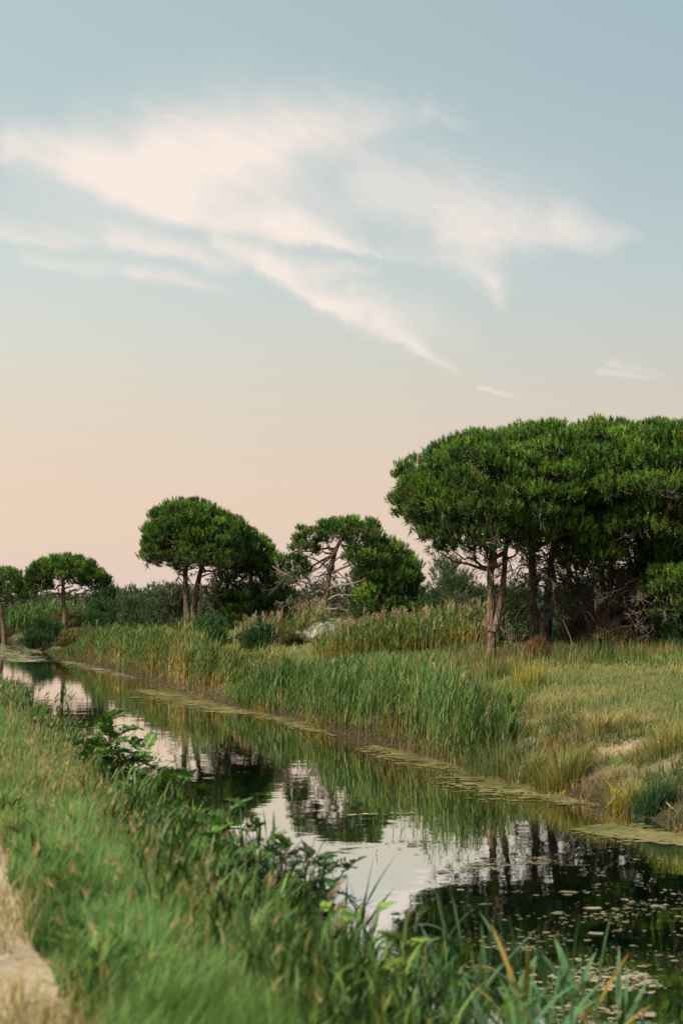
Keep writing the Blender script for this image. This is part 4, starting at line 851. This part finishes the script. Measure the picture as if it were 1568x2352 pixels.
mat_patch('scattered grey weed flakes on the bright sky reflection', 930, 1930, 1110, 1990, .9, 520, 909, (.12, .11, .07), (.26, .23, .16), 0.68, .035, .16)
mat_patch('grey-brown weed raft in the reflection of the trunks', 1000, 2010, 1260, 1975, .55, 520, 910, (.12, .11, .07), (.26, .23, .16), 0.70, .035, .16)
mat_patch('loose weed flakes among the dark reflections at the picture edge', 1130, 2180, 1620, 2050, 1.3, 800, 911, (.13, .13, .08), (.3, .28, .2), 0.73, .03, .2)
mat_patch('pale weed flakes behind the orange tipped reeds', 1200, 2260, 1480, 2240, .8, 620, 912, (.22, .2, .14), (.4, .37, .28), 0.76, .03, .2)
mat_patch('pale weed flakes behind the lowest foreground reeds', 1230, 2325, 1500, 2335, .35, 300, 913, (.22, .2, .14), (.4, .37, .28), 0.75, .03, .2)
G = MB(); n = 950; u = rg.uniform(1050, 1600, n); v = rg.uniform(1950, 2340, n); P = np.array([on_water(a_, b_) for a_, b_ in zip(u, v)])
k = vnoise(P[:, 0]*1.2, P[:, 1]*2.2, 73, 4) + rg.normal(0, .06, n) > .54; P = P[k]; n = len(P)
discs(G, P, .013*rg.lognormal(0, .6, n), rg.uniform(.003, .008, n), rg, mixcol(rg.uniform(0, 1, n), (.09, .1, .05), (.27, .25, .17)), 6, 1.6)
tag(link('floating_leaves', G.mesh('floating_leaves', M_ALGAE)), 'tiny leaves and flakes scattered on the dark water', 'leaves', kind='stuff')

# ------------------------------------------------------------------ near-bank leafy shrubs: pinnate leaves, each its own part
def frond_mesh(seed, L, colA, colB, pairs=8):
    rng = np.random.default_rng(seed); mb = MB(); sx = np.linspace(0, L, 7); sz = -.9*sx**2/L*.45
    tubes(mb, np.stack([sx, 0*sx, sz], 1)[None], np.linspace(.0035, .0015, 7)[None], 3, np.array([colA])*.9)
    for i in range(pairs):
        x = L*(.22+.76*i/(pairs-1)); z = -.9*x*x/L*.45
        for sgn in (-1, 1):
            l = L*.3*(1-.45*abs(i/(pairs-1)-.4))*rng.uniform(.85, 1.1); wd = l*.2; az = sgn*rng.uniform(.95, 1.25)
            ca, sa = cos(az), sin(az); b = np.array([x, 0, z]); dn = rng.uniform(-.25, .1)
            pts = [(0, 0), (.35, 1), (.75, .8), (1, 0), (.75, -.8), (.35, -1)]
            V = [b + np.array([ca*l*p-sa*wd*q, sa*l*p+ca*wd*q, dn*l*p - abs(q)*wd*.15]) for p, q in pts]
            mb.add(V, [(0, 1, 5), (1, 2, 4), (1, 4, 5), (2, 3, 4)], np.array(colA)*(1-(k_ := rng.uniform(0, 1)))+np.array(colB)*k_)
    return mb
def leafy(label, u, d, w_, vtop, nf, seed, L=.24, cA=(.024, .075, .02), cB=(.075, .16, .038), t=None):
    rng = np.random.default_rng(seed); c = ground_pt(u, d); c[2] = max(c[2], 0)
    h = (at(u, vtop, d)[2]-c[2])*1.3; w_ *= .8
    L *= .72; nf = min(290, int(nf*1.3)); root = empty('pinnate_shrub', c, label, 'shrub', 'leafy shrubs on the near bank')
    meshes = []
    for i in range(5):
        k_ = 1+.22*i; me = frond_mesh(seed+i, L*(.7+.13*i), tuple(np.array(cA)*k_), tuple(np.array(cB)*k_*np.array([1.25 if i == 3 else 1, 1, .8]))).mesh('leaf', M_LEAF); meshes.append(me)
    ns_ = max(7, nf//7); mbs = MB(); tips = []
    for i in range(ns_):
        a_ = rng.uniform(0, 2*pi); q = np.sqrt(rng.uniform(0, 1)); e = np.array([cos(a_)*q*w_, sin(a_)*q*w_*.8, h*rng.uniform(.6, 1.0)*(1-.35*q)])
        p = curve(rng.normal(0, .05, 3)*np.array([1, 1, 0]), e, 7, -.06, rng, .05); tips.append(p)
        mb = MB(); tubes(mb, p[None], np.linspace(.009, .003, 7)[None], 4, (.7, .6, .5)); link('stem', mb.mesh('stem', M_DEAD, True), root)
    for i in range(nf):
        p = tips[i % ns_]; f = rng.uniform(.12, 1.0)*(len(p)-1); k = min(int(f), len(p)-2); b = p[k]*(1-f+k)+p[k+1]*(f-k)
        o = link('leaf', meshes[i % 5], root, b); az = rng.uniform(-pi, pi); o.rotation_euler = (rng.normal(0, .4), rng.uniform(-1.05, -.05), az); s_ = rng.uniform(.75, 1.2); o.scale = (s_, s_, s_)
    return root
leafy('leafy shrub with arching pinnate leaves against the bright water', 252, 17.6, .62, 1665, 230, 951, .42)
leafy('dark pinnate shrub low on the bank below the arching one', 340, 13.2, .75, 1765, 230, 952, .36, (.018, .055, .016), (.05, .115, .03))
leafy('dark rounded pinnate shrub hanging over the bright water', 655, 9.8, .6, 1945, 220, 953, .27, (.018, .058, .018), (.055, .125, .032))
leafy('dense pinnate shrub among reeds beside the dark rounded one', 530, 9.6, .75, 1880, 280, 954, .28)
leafy('yellow-green pinnate shrub low in the grass at the waterside', 770, 7.8, .55, 2085, 220, 955, .2, (.05, .12, .03), (.14, .22, .05))
leafy('small deep green pinnate shrub behind the front reeds', 950, 7.8, .42, 2215, 200, 956, .2)
leafy('dark pinnate shrub nestled in the bank grass between two others', 425, 11.2, .6, 1850, 190, 957, .3, (.018, .055, .018), (.055, .13, .035))

# ------------------------------------------------------------------ the nearest reeds, one by one
def reed_leaf_mesh(seed, L, wd, droop, cA, cB):
    rng = np.random.default_rng(seed); mb = MB(); m = 7; t_ = np.linspace(0, 1, m)
    sp_ = np.stack([L*.62*t_**1.1, 0*t_, L*(.85*t_ - droop*t_**2)], 1)[None]
    wv = np.array([[0, 1., 0]]); w_ = (wd*.5*np.minimum(1, .35+t_*3)*(1-t_**2.4))[None]
    c = np.array(cA)[None, None]*(1-t_[None, :, None]) + np.array(cB)[None, None]*t_[None, :, None]; strips(mb, sp_, w_, wv, c); return mb
LV_G = [reed_leaf_mesh(i, 1.0, .05, dr, (.06, .16, .075), (.14, .27, .13)).mesh('leaf', M_REED) for i, dr in enumerate((.1, .35, .6, .25))]
LV_O = [reed_leaf_mesh(i+9, 1.0, .055, dr, (.22, .22, .06), (.6, .33, .09)).mesh('leaf', M_REED) for i, dr in enumerate((.1, .3, .5))]
def stem_mesh():
    mb = MB(); z = np.linspace(0, 1, 8); tubes(mb, np.stack([.05*z**2, 0*z, z], 1)[None], np.linspace(.0055, .002, 8)[None], 5, (.16, .24, .08)); return mb.mesh('stem', M_REED, True)
STEM = stem_mesh()
rf = np.random.default_rng(404)
def reed(label, u, vtop, d, seed, orange=False, group='single reeds at the front'):
    rng = np.random.default_rng(seed); b = ground_pt(u, d); b[2] = max(b[2], -.05); top = at(u, vtop, d); H = max(.35, top[2]-b[2])
    root = empty('reed', b, label, 'reed', group); root.rotation_euler = (0, 0, rng.uniform(-pi, pi))
    s_ = link('stem', STEM, root); s_.scale = (H, 1.0, H*.93)
    for k in range(rng.integers(6, 9)):
        f = rng.uniform(.28, .93); lv = (LV_O if orange and k < 6 else LV_G); l = H*rng.uniform(.24, .4)
        o = link('leaf', lv[int(rng.integers(len(lv)))], root, (.05*H*f*f, 0, H*.93*f)); o.scale = (l, rng.uniform(.6, 1.0) if not orange else rng.uniform(.4, .75), l*rng.uniform(.8, 1.2)); o.rotation_euler = (0, 0, k*2.6+rng.normal(0, .5))
    o = link('leaf', LV_G[0], root, (.05*H, 0, H*.9)); o.scale = (H*.08, .35, H*.28)
    return root
FR = 'green foreground reeds in front of the dark water'
# (u, top v, distance) of the reeds that stand clear of the mass
ONES = 'first second third fourth fifth sixth seventh eighth ninth tenth eleventh twelfth thirteenth fourteenth fifteenth sixteenth seventeenth eighteenth nineteenth'.split()
ORD = ONES + ['twentieth'] + ['twenty-'+o for o in ONES[:9]] + ['thirtieth'] + ['thirty-'+o for o in ONES[:9]]
for i, (u, v, dd) in enumerate(sorted([(985, 2120, 8.2), (1040, 2085, 8.0), (1075, 2105, 7.8), (1105, 2150, 7.6), (1150, 2175, 7.4), (1180, 2140, 7.6), (1290, 2150, 7.6), (1330, 2190, 7.4), (1085, 2200, 7.0), (1010, 2200, 7.6),
                                (1240, 2230, 7.0), (1130, 2240, 6.8), (1350, 2270, 7.0), (1180, 2260, 6.6), (1420, 2280, 7.4), (955, 2180, 8.4), (1050, 2270, 6.6), (1300, 2290, 6.8), (1480, 2310, 7.8), (1380, 2330, 7.0), (930, 2230, 7.6), (965, 2260, 7.0), (1000, 2280, 6.6), (1120, 2195, 7.2), (1060, 2165, 7.7), (1205, 2215, 7.2), (1265, 2185, 7.5), (1165, 2300, 6.4), (1230, 2290, 6.5), (1320, 2250, 7.1), (900, 2290, 6.9), (1405, 2240, 7.6), (1275, 2320, 6.6)])):
    reed('green broad-leaved reed against the dark water, %s from the left in that front row' % ORD[i], u, v, dd, 1000+i, group=FR)
reed('orange-leaved reed glowing in the foreground, wider of the two', 1215, 2185, 6.9, 1101, True)
reed('orange-pink reed with forked dry leaves at the front', 1340, 2165, 7.2, 1102, True)
FW = 'slim foreground reeds against the bright water'
for i, (u, v, dd) in enumerate(sorted([(620, 1885, 12.8), (480, 1850, 14.6), (600, 1900, 13.0), (560, 1880, 13.4), (735, 1995, 10.8), (745, 2030, 10.6), (825, 2010, 10.0), (835, 2060, 9.8), (790, 2050, 10.2), (520, 1920, 13.4),
                                (660, 1960, 11.8), (700, 2080, 10.6), (865, 2100, 9.4), (150, 1560, 33), (160, 1590, 31), (185, 1640, 29)])):
    reed('slim green reed against the bright reflection, %s from the left along the water edge' % ORD[i], u, v, dd, 1200+i, group=FW)
# the rank mass behind and between them
s, t = band(5200, 5.4, 12.5, 1.4, 2.95, rf, lambda s, t: np.clip(vnoise(s/.55, t/.45, 81)*2.4-.5, 0, 1)*np.interp(t, [1.6, 2.6], [.2, 1]))
reed_mass('front_reed_mass', 'blurred mass of green reeds along the lower picture edge', roots(s, t), np.clip(top_h(*st_xy(s, t), NEARV), .14, 1.0)*.8*rf.uniform(.4, 1.2, len(s)), rf, .016, 7, .26, 0, -.12, .25)
